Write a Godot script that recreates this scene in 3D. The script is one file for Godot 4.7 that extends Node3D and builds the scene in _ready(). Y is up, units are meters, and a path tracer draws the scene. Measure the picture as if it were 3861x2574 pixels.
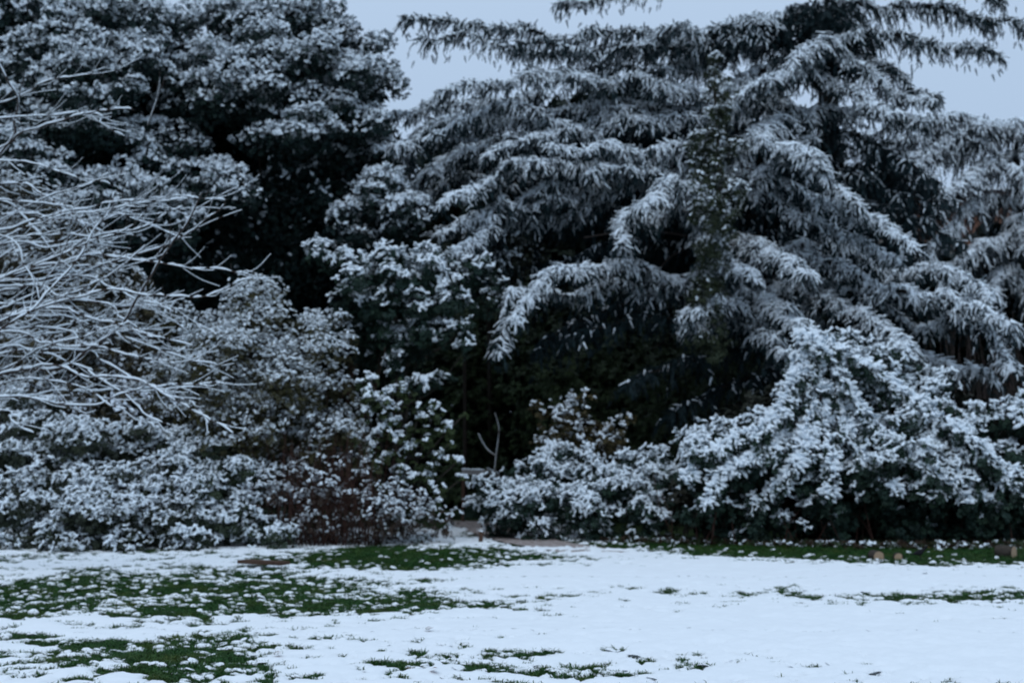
extends Node3D
# A snowy park edge at dusk: a lawn half covered with snow, shrubs, holm oaks and a large cedar under a grey-blue sky.

var rng := RandomNumberGenerator.new()
var rough := FastNoiseLite.new()      # outline of crowns
var fine := FastNoiseLite.new()
var used := {}
var total := 0

# ---------------------------------------------------------------- helpers
func numbered(called: String) -> String:
	var n: int = used.get(called, 0)
	used[called] = n + 1
	return called if n == 0 else "%s_%03d" % [called, n]

func tag(o: Node, label: String, category: String, group := "") -> Node:
	o.set_meta("label", label)
	o.set_meta("category", category)
	if group != "":
		o.set_meta("group", group)
	return o

func thing(called: String, label: String, category: String, at: Vector3, group := "") -> Node3D:
	var o := Node3D.new()
	o.name = numbered(called)
	add_child(o)
	o.position = at
	tag(o, label, category, group)
	return o

func mesh_of(st: SurfaceTool) -> ArrayMesh:
	st.generate_normals()
	return st.commit()

func begin(smooth := true) -> SurfaceTool:
	var st := SurfaceTool.new()
	st.begin(Mesh.PRIMITIVE_TRIANGLES)
	st.set_smooth_group(0 if smooth else -1)
	return st

func obj(called: String, mesh: Mesh, m: Material, parent: Node3D) -> MeshInstance3D:
	var o := MeshInstance3D.new()
	o.name = called
	o.mesh = mesh
	o.material_override = m
	parent.add_child(o, true)
	return o

func paint(c: Color, r := 0.9) -> StandardMaterial3D:
	var m := StandardMaterial3D.new()
	m.albedo_color = c.linear_to_srgb()
	m.roughness = r
	m.metallic_specular = 0.25
	return m

func tri(st: SurfaceTool, a: Vector3, b: Vector3, c: Vector3) -> void:
	st.add_vertex(a); st.add_vertex(c); st.add_vertex(b)

func quad(st: SurfaceTool, a: Vector3, b: Vector3, c: Vector3, d: Vector3) -> void:
	tri(st, a, b, c); tri(st, a, c, d)

func any_side(v: Vector3) -> Vector3:
	var s := v.cross(Vector3.UP)
	if s.length() < 0.05:
		s = v.cross(Vector3.RIGHT)
	return s.normalized()

func tube(st: SurfaceTool, pts: Array, r0: float, r1: float, sides := 6, wobble := 0.0) -> void:
	var rings := []
	for i in pts.size():
		var a: Vector3 = pts[maxi(i - 1, 0)]
		var b: Vector3 = pts[mini(i + 1, pts.size() - 1)]
		var t := (b - a).normalized()
		var s := any_side(t)
		var u := s.cross(t).normalized()
		var r := lerpf(r0, r1, float(i) / (pts.size() - 1))
		var ring := []
		for k in sides:
			var g := TAU * k / sides
			var rr := r * (1.0 + wobble * rng.randf_range(-1, 1))
			ring.append(pts[i] + (s * cos(g) + u * sin(g)) * rr)
		rings.append(ring)
	for i in rings.size() - 1:
		for k in sides:
			var n := (k + 1) % sides
			quad(st, rings[i][k], rings[i][n], rings[i + 1][n], rings[i + 1][k])
	for k in range(1, sides - 1):
		tri(st, rings[0][0], rings[0][k + 1], rings[0][k])
		tri(st, rings[-1][0], rings[-1][k], rings[-1][k + 1])

func curve_points(pts: Array, step: float) -> Array:
	# Catmull-Rom through the points, about one sample per step
	var out := []
	for i in pts.size() - 1:
		var p0: Vector3 = pts[maxi(i - 1, 0)]
		var p1: Vector3 = pts[i]
		var p2: Vector3 = pts[i + 1]
		var p3: Vector3 = pts[mini(i + 2, pts.size() - 1)]
		var n := maxi(1, int((p2 - p1).length() / step))
		for k in n:
			out.append(p1.cubic_interpolate(p2, p0, p3, float(k) / n))
	out.append(pts[-1])
	return out

func pillow(st: SurfaceTool, at: Vector3, along: Vector3, up: Vector3, lx: float, lz: float, h: float) -> void:
	# a lump of snow lying on a leaf or a twig
	var x := along.normalized()
	var z := x.cross(up).normalized()
	var y := z.cross(x).normalized()
	var low := []
	var mid := []
	for k in 6:
		var g := TAU * (k + 0.25) / 6
		var j := rng.randf_range(0.8, 1.15)
		var d := x * cos(g) * lx * j + z * sin(g) * lz * j
		low.append(at + d - y * h * 0.15)
		mid.append(at + d * 0.74 + y * h * rng.randf_range(0.6, 0.8))
	var top := at + y * h
	for k in 6:
		var n := (k + 1) % 6
		quad(st, low[k], low[n], mid[n], mid[k])
		tri(st, mid[k], mid[n], top)

func leaf(st: SurfaceTool, root: Vector3, dir: Vector3, up: Vector3, length: float, width: float, droop: float) -> void:
	var s := dir.cross(up).normalized() * width * 0.5
	var m := root + dir * length * 0.5 + up * width * 0.12
	var tip := root + dir * length - Vector3.UP * droop * length
	tri(st, root, m + s, m - s)
	tri(st, m - s, m + s, tip)

# ---------------------------------------------------------------- foliage shapes (about 1 unit across unless said)
# a tuft: leaves that radiate from a twig end; returns [leaves, snow]
func tuft(n: int, length: float, width: float, low: float, droop: float, snow_n: int, sl: float, sw: float, sh: float) -> Array:
	var a := begin(false)
	var b := begin()
	var made := 0
	for i in n:
		var az := TAU * i * 0.382 + rng.randf_range(-0.4, 0.4)
		var el := lerpf(low, 1.25, fposmod(i * 0.618, 1.0)) + rng.randf_range(-0.15, 0.15)
		var dir := Vector3(cos(az) * cos(el), sin(el), sin(az) * cos(el))
		var up := (Vector3.UP - dir * dir.y).normalized()
		var root := dir * rng.randf_range(0.0, 0.15) + Vector3(rng.randf_range(-0.1, 0.1), rng.randf_range(-0.1, 0.1), rng.randf_range(-0.1, 0.1))
		var l := length * rng.randf_range(0.75, 1.15)
		leaf(a, root, dir, up, l, width * rng.randf_range(0.8, 1.2), droop)
		if made < snow_n and el < 1.0 and el > low * 0.6:
			pillow(b, root + dir * l * 0.62 - Vector3.UP * droop * l * 0.3 + up * 0.02, dir - Vector3.UP * droop * 0.6, up, sl * rng.randf_range(0.6, 1.25), sw * rng.randf_range(0.6, 1.25), sh * rng.randf_range(0.6, 1.3))
			made += 1
	return [mesh_of(a), mesh_of(b)]

# a drooping conifer spray, 1 long along +x: a stem with side twigs set with needles; returns [needles, snow]
func conifer_spray() -> Array:
	var a := begin(false)
	var b := begin()
	for i in 13:
		var t := i / 13.0
		var c := Vector3(t, -0.12 * t * t, rng.randf_range(-0.02, 0.02))
		var side := 1.0 if i % 2 == 0 else -1.0
		var l := lerpf(0.36, 0.07, t) * rng.randf_range(0.7, 1.25)
		var d := Vector3(0.75, rng.randf_range(-0.25, 0.1), side * 0.7).normalized()
		var e := c + d * l - Vector3(0, 0.25 * l, 0)
		var w := d.cross(Vector3.UP).normalized() * 0.035
		for k in 3:                                     # needles along the twig, three steps of a ragged blade
			var f := c.lerp(e, k / 3.0)
			var g := c.lerp(e, (k + 1.5) / 3.0)
			tri(a, f - w * 1.3 + Vector3(0, 0.02, 0), f + w * 1.3, g)
			tri(a, f + Vector3(0, 0.04, 0), f - Vector3(0, 0.05, 0), g - Vector3(0, 0.01, 0))
		if i % 3 == 1:
			pillow(b, c.lerp(e, 0.45) + Vector3(0, 0.03, 0), e - c, Vector3.UP, l * 0.5, 0.05 * rng.randf_range(0.8, 1.4), 0.07 * rng.randf_range(0.7, 1.3))
	for k in 7:
		var f := Vector3(k / 7.0, -0.12 * pow(k / 7.0, 2), 0)
		var g := Vector3((k + 1.3) / 7.0, -0.12 * pow((k + 1.3) / 7.0, 2), 0)
		tri(a, f + Vector3(0, 0, 0.04), f - Vector3(0, 0, 0.04), g)
		tri(a, f + Vector3(0, 0.04, 0), f - Vector3(0, 0.05, 0), g)
		pillow(b, f.lerp(g, 0.5) + Vector3(0, 0.03, rng.randf_range(-0.03, 0.03)), g - f, Vector3.UP, 0.13 * rng.randf_range(0.8, 1.2), lerpf(0.12, 0.05, k / 7.0) * rng.randf_range(0.7, 1.4), lerpf(0.12, 0.05, k / 7.0) * rng.randf_range(0.7, 1.3))
	return [mesh_of(a), mesh_of(b)]

# ---------------------------------------------------------------- scattering
class Scatter:
	var at: Array[Transform3D] = []
	var tint: Array[Color] = []
	func add(t: Transform3D, c: Color) -> void:
		at.append(t)
		tint.append(c)

func emit(called: String, s: Scatter, mesh: Mesh, m: Material, parent: Node3D) -> void:
	if s.at.is_empty():
		return
	total += s.at.size()
	var mm := MultiMesh.new()
	mm.transform_format = MultiMesh.TRANSFORM_3D
	mm.use_colors = true
	mm.mesh = mesh
	mm.instance_count = s.at.size()
	var home := parent.global_position
	for i in s.at.size():
		var t := s.at[i]
		t.origin -= home
		mm.set_instance_transform(i, t)
		mm.set_instance_color(i, s.tint[i])
	var o := MultiMeshInstance3D.new()
	o.name = called
	o.multimesh = mm
	o.material_override = m
	o.set_meta("kind", "stuff")
	parent.add_child(o, true)

func frame(up: Vector3, spin: float, size: float) -> Basis:
	var x := any_side(up).rotated(up, spin)
	return Basis(x, up, x.cross(up)).scaled(Vector3.ONE * size)

# leaf tufts over the outside of a clump [centre, radius across, radius up, snow]
func clump(green: Scatter, white: Scatter, c: Array, tint: Color, size: float, per_area: float, spread := 0.3) -> void:
	var o: Vector3 = c[0]
	var rx: float = c[1] * 1.08
	var ry: float = c[2] * 1.08
	var snow: float = c[3]
	var area := 4.0 * PI * (rx * rx + 2.0 * rx * ry) / 3.0
	var n := int(area * per_area / (size * size))
	var shade := rng.randf_range(0.75, 1.25)
	for i in n:
		var u := Vector3(rng.randfn(), rng.randfn(), rng.randfn()).normalized()
		if u.z < -0.35 and rng.randf() < 0.75:
			continue
		var bump := rough.get_noise_3dv(o + u * rx * 1.0)
		var f := rng.randf()
		var k := 1.0 - f * f * spread * 1.6 + 0.42 * bump
		var p := o + Vector3(u.x * rx, u.y * ry, u.z * rx) * k
		if fine.get_noise_3dv(p) < -0.34:
			continue                                    # gaps
		var up := (u * 0.62 + Vector3(0, 0.62, 0) + Vector3(rng.randfn(), rng.randfn(), rng.randfn()) * 0.26).normalized()
		var s := size * rng.randf_range(0.7, 1.25)
		var t := Transform3D(frame(up, rng.randf() * TAU, s), p)
		var v := shade * rng.randf_range(0.65, 1.4)
		green.add(t, Color(tint.r * v, tint.g * v, tint.b * v * rng.randf_range(0.85, 1.15)))
		var chance := smoothstep(-0.4, 0.4, u.y + 0.55 * bump + 0.35 * fine.get_noise_3dv(p * 0.6) - f * 0.3) * snow
		if up.y > 0.1 and rng.randf() < chance:
			var w := rng.randf_range(0.75, 1.15)
			t.basis = t.basis.scaled_local(Vector3(w, w, w))
			var g := rng.randf_range(0.94, 1.0)
			white.add(t, Color(g, g, g))

# dim inner foliage that fills the body of a crown
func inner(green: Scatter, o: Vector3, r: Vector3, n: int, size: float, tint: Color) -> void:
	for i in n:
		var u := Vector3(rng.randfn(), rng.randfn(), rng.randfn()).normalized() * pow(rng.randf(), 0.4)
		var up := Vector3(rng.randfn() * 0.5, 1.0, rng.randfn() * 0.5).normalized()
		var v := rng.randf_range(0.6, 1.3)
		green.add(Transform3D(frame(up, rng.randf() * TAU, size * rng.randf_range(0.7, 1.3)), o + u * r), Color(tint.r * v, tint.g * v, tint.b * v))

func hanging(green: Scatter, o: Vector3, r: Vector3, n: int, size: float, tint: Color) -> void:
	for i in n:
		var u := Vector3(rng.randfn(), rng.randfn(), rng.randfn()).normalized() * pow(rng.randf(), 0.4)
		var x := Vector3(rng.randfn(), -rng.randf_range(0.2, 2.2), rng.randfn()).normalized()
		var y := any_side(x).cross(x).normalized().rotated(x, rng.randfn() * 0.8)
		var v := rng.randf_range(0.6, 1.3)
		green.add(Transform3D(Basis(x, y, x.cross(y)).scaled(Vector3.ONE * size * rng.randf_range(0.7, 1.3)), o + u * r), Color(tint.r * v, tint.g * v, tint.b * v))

# one bough of the cedar or of the deodar: wood along the ridge, branchlets that fall to both sides, snow along the top
func bough(parent: Node3D, pts: Array, reach: float, hang: float, snow: float, dense: float, tint: Color, size := 0.36, r0 := 0.07, shape := []) -> void:
	var home := parent.position
	var line := curve_points(pts, 0.1)
	for i in range(1, line.size()):                      # boughs dip and rise under their load
		var q: Vector3 = line[i]
		line[i] = q + Vector3(0, rough.get_noise_3d(q.x * 0.45, q.y * 0.2, q.z) * 0.3, rough.get_noise_3d(q.x * 0.4 + 50.0, q.y * 0.2, q.z) * 0.6)
	var st := begin()
	var spine := []
	for i in line.size():
		if i % 4 == 0 or i == line.size() - 1:
			spine.append(line[i] - home - Vector3(0, 0.05, 0))
	tube(st, spine, r0, 0.012, 5)
	var wood := obj("bough", mesh_of(st), M.bark_dark, parent)
	var green := Scatter.new()
	var white := Scatter.new()
	var n := line.size()
	for i in n:
		var f := float(i) / maxi(n - 1, 1)
		var p: Vector3 = line[i]
		var along: Vector3 = (line[mini(i + 1, n - 1)] - line[maxi(i - 1, 0)])
		along.y *= 0.3
		along = along.normalized()
		var perp := along.cross(Vector3.UP).normalized()
		var count := 2.6 * dense
		var m := int(count) + (1 if rng.randf() < count - int(count) else 0)
		var gate := 0.75 + 0.5 * fine.get_noise_1d(i * 14.0 + p.x * 50.0)
		for k in m:
			var side := 1.0 if rng.randf() < 0.5 else -1.0
			var dir := (perp * side * rng.randf_range(0.25, 1.0) + along * rng.randf_range(-0.15, 0.9)).normalized()
			var l := reach * rng.randf_range(0.35, 1.1) * (1.0 - 0.55 * f * f) * gate
			var fall := hang * rng.randf_range(0.7, 1.35)
			var q := p + Vector3(0, rng.randf_range(-0.05, 0.06), 0)
			var steps := maxi(2, int(l / (size * 0.46)))
			for s in steps:
				var a := float(s) / steps
				var b := (s + 1.0) / steps
				var from := q + dir * l * (a - 0.3 * a * a) + Vector3(0, 0.06 * l * a - fall * l * pow(a, 1.7), 0)
				var to := q + dir * l * (b - 0.3 * b * b) + Vector3(0, 0.06 * l * b - fall * l * pow(b, 1.7), 0)
				var x := (to - from + Vector3(rng.randfn(), rng.randfn(), rng.randfn()) * 0.03).normalized()
				var zz := any_side(x).rotated(x, rng.randfn() * 0.35)
				var y := zz.cross(x).normalized()
				var sc := size * rng.randf_range(0.75, 1.3) * lerpf(1.0, 0.8, a)
				var t := Transform3D(Basis(x * 1.3, y, x.cross(y)).scaled(Vector3.ONE * sc), from)
				var v := rng.randf_range(0.6, 1.4)
				green.add(t, Color(tint.r * v, tint.g * v, tint.b * v))
				var chance := snow * (1.0 - 0.62 * a) * smoothstep(0.2, 0.7, y.y) * (0.9 + 0.8 * fine.get_noise_3dv(from * 0.8))
				if rng.randf() < chance:
					var g := rng.randf_range(0.94, 1.0)
					var piled := lerpf(1.9, 0.9, smoothstep(0.0, 0.55, a)) if snow > 0.9 else 1.0
					t.basis = t.basis.scaled_local(Vector3(1, rng.randf_range(0.8, 1.4) * lerpf(1.0, piled, 0.6), piled))
					white.add(t, Color(g, g, g))
		if rng.randf() < dense * 0.9:                     # bare hanging sprays below the ridge
			var o := p + perp * rng.randf_range(-0.5, 0.5) * reach - Vector3(0, rng.randf_range(0.1, 0.55) * reach, 0)
			var x := Vector3(rng.randfn() * 0.3, -1, rng.randfn() * 0.3).normalized()
			var y := any_side(x)
			var v := rng.randf_range(0.5, 1.1)
			green.add(Transform3D(Basis(x, y, x.cross(y)).scaled(Vector3.ONE * size * 1.3), o), Color(tint.r * v, tint.g * v, tint.b * v))
	var pair: Array = shape if shape.size() else S.spray
	emit("foliage", green, pair[0], M.leaf, wood)
	emit("snow", white, pair[1], M.snow, wood)

# a trunk with a few limbs that reach for the clumps
func trunk(parent: Node3D, base: Vector3, top: Vector3, r: float, targets: Array, m: Material) -> void:
	var st := begin()
	var home := parent.position
	var mid := base.lerp(top, 0.5) + Vector3(rng.randf_range(-0.3, 0.3), 0, rng.randf_range(-0.2, 0.2))
	var line := curve_points([base, mid, top], 0.6)
	tube(st, line.map(func(p): return p - home), r, r * 0.35, 9, 0.06)
	obj("trunk", mesh_of(st), m, parent)
	for c in targets:
		var goal: Vector3 = c[0]
		var k: float = clampf((goal.y * 0.72 - base.y) / maxf(top.y - base.y, 0.1), 0.15, 0.95)
		var start := base.lerp(mid, k * 2.0) if k < 0.5 else mid.lerp(top, k * 2.0 - 1.0)
		var bend := start.lerp(goal, 0.55) + Vector3(0, -0.3, 0)
		var lt := begin()
		tube(lt, curve_points([start, bend, goal], 0.5).map(func(p): return p - home), r * 0.3, 0.015, 5)
		obj("limb", mesh_of(lt), m, parent)

# a broadleaf tree or shrub made of clumps
func leafy(called: String, label: String, category: String, foot: Vector3, clumps: Array, tint: Color, shape: Array, size: float, per_area: float, wood: Array, group := "", spread := 0.3) -> Node3D:
	var t := thing(called, label, category, foot, group)
	var green := Scatter.new()
	var white := Scatter.new()
	for c in clumps:
		clump(green, white, [c[0], c[1] * 0.82, c[2] * 0.82, c[3] * 0.85], tint, size, per_area * 0.8, spread)
		var subs := int(clampf(c[1] * 10.5, 2.0, 10.0))
		for i in subs:                                    # lobes of the clump
			var u := Vector3(rng.randfn(), rng.randfn() * 0.9 + 0.15, rng.randfn() * 0.8 + 0.35).normalized()
			var k := rng.randf_range(0.36, 0.6)
			var far := Vector3(u.x * c[1], u.y * maxf(c[2], c[1] * 0.85), u.z * c[1]) * rng.randf_range(0.7, 1.05)
			clump(green, white, [c[0] + far, c[1] * k, c[1] * k * rng.randf_range(0.65, 0.95), c[3] * (0.35 + 0.85 * smoothstep(-0.7, 0.4, u.y))], tint, size, per_area, spread)
	if wood.size():
		var picked := []
		for i in clumps.size():
			if i % int(wood[2]) == 0:
				picked.append(clumps[i])
		trunk(t, foot, wood[0], wood[1], picked, M.bark)
	emit("foliage", green, shape[0], M.leaf, t)
	emit("snow", white, shape[1], M.snow, t)
	return t

func stems(parent: Node3D, spots: Array, m: Material, r: float) -> void:
	# upright stems of a shrub: [foot, head] pairs
	for s in spots:
		var st := begin()
		var a: Vector3 = s[0]
		var b: Vector3 = s[1]
		var line := curve_points([a, a.lerp(b, 0.5) + Vector3(rng.randf_range(-0.12, 0.12), 0, rng.randf_range(-0.1, 0.1)), b], 0.3)
		tube(st, line.map(func(p): return p - parent.position), r * rng.randf_range(0.7, 1.3), r * 0.3, 4)
		obj("stem", mesh_of(st), m, parent)

# snow that lies along the upper side of a branch, broken into pieces near the tip
func snow_line(st: SurfaceTool, line: Array, r0: float, r1: float, home: Vector3, heap: float) -> void:
	var n := line.size()
	var i := 0
	while i < n - 1:
		var f := float(i) / n
		var run := int(rng.randf_range(4, 16) * (1.15 - f * 0.85))
		var e := mini(i + maxi(run, 2), n - 1)
		var rings := []
		for k in range(i, e + 1):
			var a: Vector3 = line[maxi(k - 1, 0)]
			var b: Vector3 = line[mini(k + 1, n - 1)]
			var t := (b - a).normalized()
			var s := any_side(t)
			var u := s.cross(t).normalized()
			if u.y < 0:
				u = -u
			var r := lerpf(r0, r1, float(k) / n)
			var w := r * 0.98 + 0.004 * heap
			var h := (r + 0.03 * heap * rng.randf_range(0.65, 1.25)) * lerpf(1.0, 0.75, absf(t.y))
			if k == i or k == e:
				w *= 0.6
				h = r + 0.006
			var c: Vector3 = line[k] - home
			rings.append([c - s * w + u * r * 0.25, c - s * w * 0.85 + u * h * 0.6, c + u * h, c + s * w * 0.85 + u * h * 0.6, c + s * w + u * r * 0.25])
		for k in rings.size() - 1:
			for j in 4:
				quad(st, rings[k][j], rings[k][j + 1], rings[k + 1][j + 1], rings[k + 1][j])
			quad(st, rings[k][4], rings[k][0], rings[k + 1][0], rings[k + 1][4])
		i = e + (1 if rng.randf() < 0.55 + f * 0.4 else 0)

# ---------------------------------------------------------------- the lie of the snow
var grass_patches := []
var way := []
func ground_y(x: float, z: float) -> float:
	return 0.05 * broad.get_noise_2d(x * 0.6, z * 0.6) - 0.02

var broad := FastNoiseLite.new()
var lumps := FastNoiseLite.new()
func snow_depth(x: float, z: float) -> float:
	var t := 0.40 + 0.48 * broad.get_noise_2d(x * 1.7 + 40.0, z * 2.6) + 0.45 * broad.get_noise_2d(x * 6.0, z * 8.0 + 90.0) + 0.55 * lumps.get_noise_2d(x * 0.6, z * 0.7) + 0.5 * lumps.get_noise_2d(x * 1.5 + 70.0, z * 1.5)
	for g in grass_patches:
		var dx: float = (x - g[0]) / g[2]
		var dz: float = (z - g[1]) / g[3]
		var q := dx * dx + dz * dz
		if q < 4.0:
			t -= g[4] * exp(-q * 1.1)
	return t

# ---------------------------------------------------------------- materials and shared shapes
class Mats:
	var snow: StandardMaterial3D
	var thin_snow: StandardMaterial3D
	var leaf: StandardMaterial3D
	var bark: StandardMaterial3D
	var bark_dark: StandardMaterial3D
	var twig: StandardMaterial3D
	var stem: StandardMaterial3D
	var soil: StandardMaterial3D
	var slush: StandardMaterial3D
	var plank: StandardMaterial3D
var M := Mats.new()

class Shapes:
	var oak: Array
	var small: Array
	var laurel: Array
	var ball: Array
	var spray: Array
var S := Shapes.new()

func noise_map(freq: float, seed_: int, a: Color, b: Color, c: Color) -> NoiseTexture2D:
	var n := FastNoiseLite.new()
	n.seed = seed_
	n.frequency = freq
	n.fractal_octaves = 5
	var g := Gradient.new()
	g.set_color(0, a.linear_to_srgb())
	g.set_color(1, c.linear_to_srgb())
	g.add_point(0.5, b.linear_to_srgb())
	var t := NoiseTexture2D.new()
	t.width = 512
	t.height = 512
	t.seamless = true
	t.noise = n
	t.color_ramp = g
	return t

func textured(t: Texture2D, scale: float, r := 0.95) -> StandardMaterial3D:
	var m := StandardMaterial3D.new()
	m.albedo_texture = t
	m.uv1_triplanar = true
	m.uv1_world_triplanar = true
	m.uv1_scale = Vector3.ONE * scale
	m.roughness = r
	m.metallic_specular = 0.2
	return m

func make_materials() -> void:
	M.snow = StandardMaterial3D.new()
	M.snow.albedo_color = Color(0.855, 0.925, 0.98).linear_to_srgb()
	M.snow.vertex_color_use_as_albedo = true
	M.snow.roughness = 0.85
	M.snow.metallic_specular = 0.2
	M.thin_snow = StandardMaterial3D.new()               # thin wet snow on the lawn
	M.thin_snow.albedo_color = Color(0.83, 0.86, 0.885).linear_to_srgb()
	M.thin_snow.roughness = 0.8
	M.thin_snow.metallic_specular = 0.2
	M.leaf = StandardMaterial3D.new()
	M.leaf.vertex_color_use_as_albedo = true
	M.leaf.roughness = 0.6
	M.leaf.metallic_specular = 0.3
	M.bark = textured(noise_map(0.03, 3, Color(0.025, 0.02, 0.017), Color(0.06, 0.05, 0.042), Color(0.11, 0.095, 0.08)), 1.6)
	M.bark_dark = paint(Color(0.03, 0.024, 0.02))
	M.twig = textured(noise_map(0.05, 5, Color(0.03, 0.022, 0.02), Color(0.07, 0.055, 0.05), Color(0.12, 0.1, 0.09)), 3.0)
	M.stem = paint(Color(0.07, 0.036, 0.028))
	M.soil = textured(noise_map(0.02, 7, Color(0.012, 0.022, 0.008), Color(0.022, 0.042, 0.012), Color(0.045, 0.04, 0.022)), 0.35)
	M.slush = textured(noise_map(0.02, 11, Color(0.16, 0.115, 0.1), Color(0.32, 0.27, 0.25), Color(0.6, 0.56, 0.55)), 0.5)
	M.plank = textured(noise_map(0.02, 13, Color(0.05, 0.03, 0.022), Color(0.09, 0.055, 0.04), Color(0.13, 0.085, 0.065)), 2.0)
	S.oak = tuft(18, 0.62, 0.25, -0.35, 0.12, 11, 0.29, 0.22, 0.2)
	S.small = tuft(13, 0.55, 0.2, -0.3, 0.05, 5, 0.3, 0.22, 0.2)
	S.laurel = tuft(13, 0.85, 0.3, -0.55, 0.3, 8, 0.36, 0.2, 0.19)
	S.ball = tuft(14, 0.7, 0.34, -0.7, 0.25, 11, 0.32, 0.26, 0.26)
	S.spray = conifer_spray()

# ---------------------------------------------------------------- the scene
func _ready() -> void:
	var cam := Camera3D.new()
	cam.name = "camera"
	add_child(cam)
	cam.position = Vector3(0, 1.6, 0)
	cam.rotation_degrees = Vector3(5.45, 0, 0)
	var lens := CameraAttributesPhysical.new()
	lens.frustum_focal_length = 44.785
	lens.frustum_focus_distance = 6.0
	lens.frustum_near = 0.1
	lens.frustum_far = 600.0
	lens.exposure_aperture = 2.9
	cam.attributes = lens
	cam.fov = 30.0
	cam.far = 600.0
	cam.current = true
	var sky_look := ProceduralSkyMaterial.new()
	sky_look.sky_horizon_color = Color(0.345, 0.46, 0.625).linear_to_srgb()
	sky_look.sky_top_color = Color(0.8, 0.99, 1.22).linear_to_srgb()
	sky_look.sky_curve = 1.5
	sky_look.ground_bottom_color = Color(0.1, 0.12, 0.15).linear_to_srgb()
	sky_look.ground_horizon_color = Color(0.3, 0.37, 0.5).linear_to_srgb()
	var env := Environment.new()
	env.background_mode = Environment.BG_SKY
	env.sky = Sky.new()
	env.sky.sky_material = sky_look
	env.tonemap_mode = Environment.TONE_MAPPER_LINEAR
	env.tonemap_exposure = 1.12
	env.sdfgi_enabled = true
	env.ssao_enabled = true
	env.ssil_enabled = true
	var we := WorldEnvironment.new()
	we.name = "environment"
	we.environment = env
	add_child(we)
	var sun := DirectionalLight3D.new()
	sun.name = "overcast_sun"
	sun.light_energy = 0.15
	sun.light_color = Color(1.0, 0.995, 0.985)
	sun.light_angular_distance = 40.0
	sun.rotation_degrees = Vector3(-52, -20, 0)
	sun.sky_mode = DirectionalLight3D.SKY_MODE_LIGHT_ONLY
	sun.shadow_enabled = true
	add_child(sun)

	rng.seed = 20260
	rough.seed = 4
	rough.frequency = 1.1
	rough.fractal_octaves = 3
	fine.seed = 9
	fine.frequency = 1.6
	fine.fractal_octaves = 2
	broad.seed = 21
	broad.frequency = 0.25
	broad.fractal_octaves = 3
	lumps.seed = 33
	lumps.frequency = 4.5
	lumps.fractal_octaves = 3
	make_materials()
	make_ground()
	make_background()
	make_oaks()
	make_cedar()
	make_shrubs()
	make_bare_tree()
	make_small_things()

# ---------------------------------------------------------------- ground, path, snow, grass
func treeline(x: float) -> float:
	if x < -1.6:
		return -27.0 + 1.6 * broad.get_noise_1d(x * 1.7 + 9.0)
	if x < 1.8:
		return -31.5
	return lerpf(-26.5, -24.2, clampf((x - 1.8) / 5.0, 0.0, 1.0))

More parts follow.
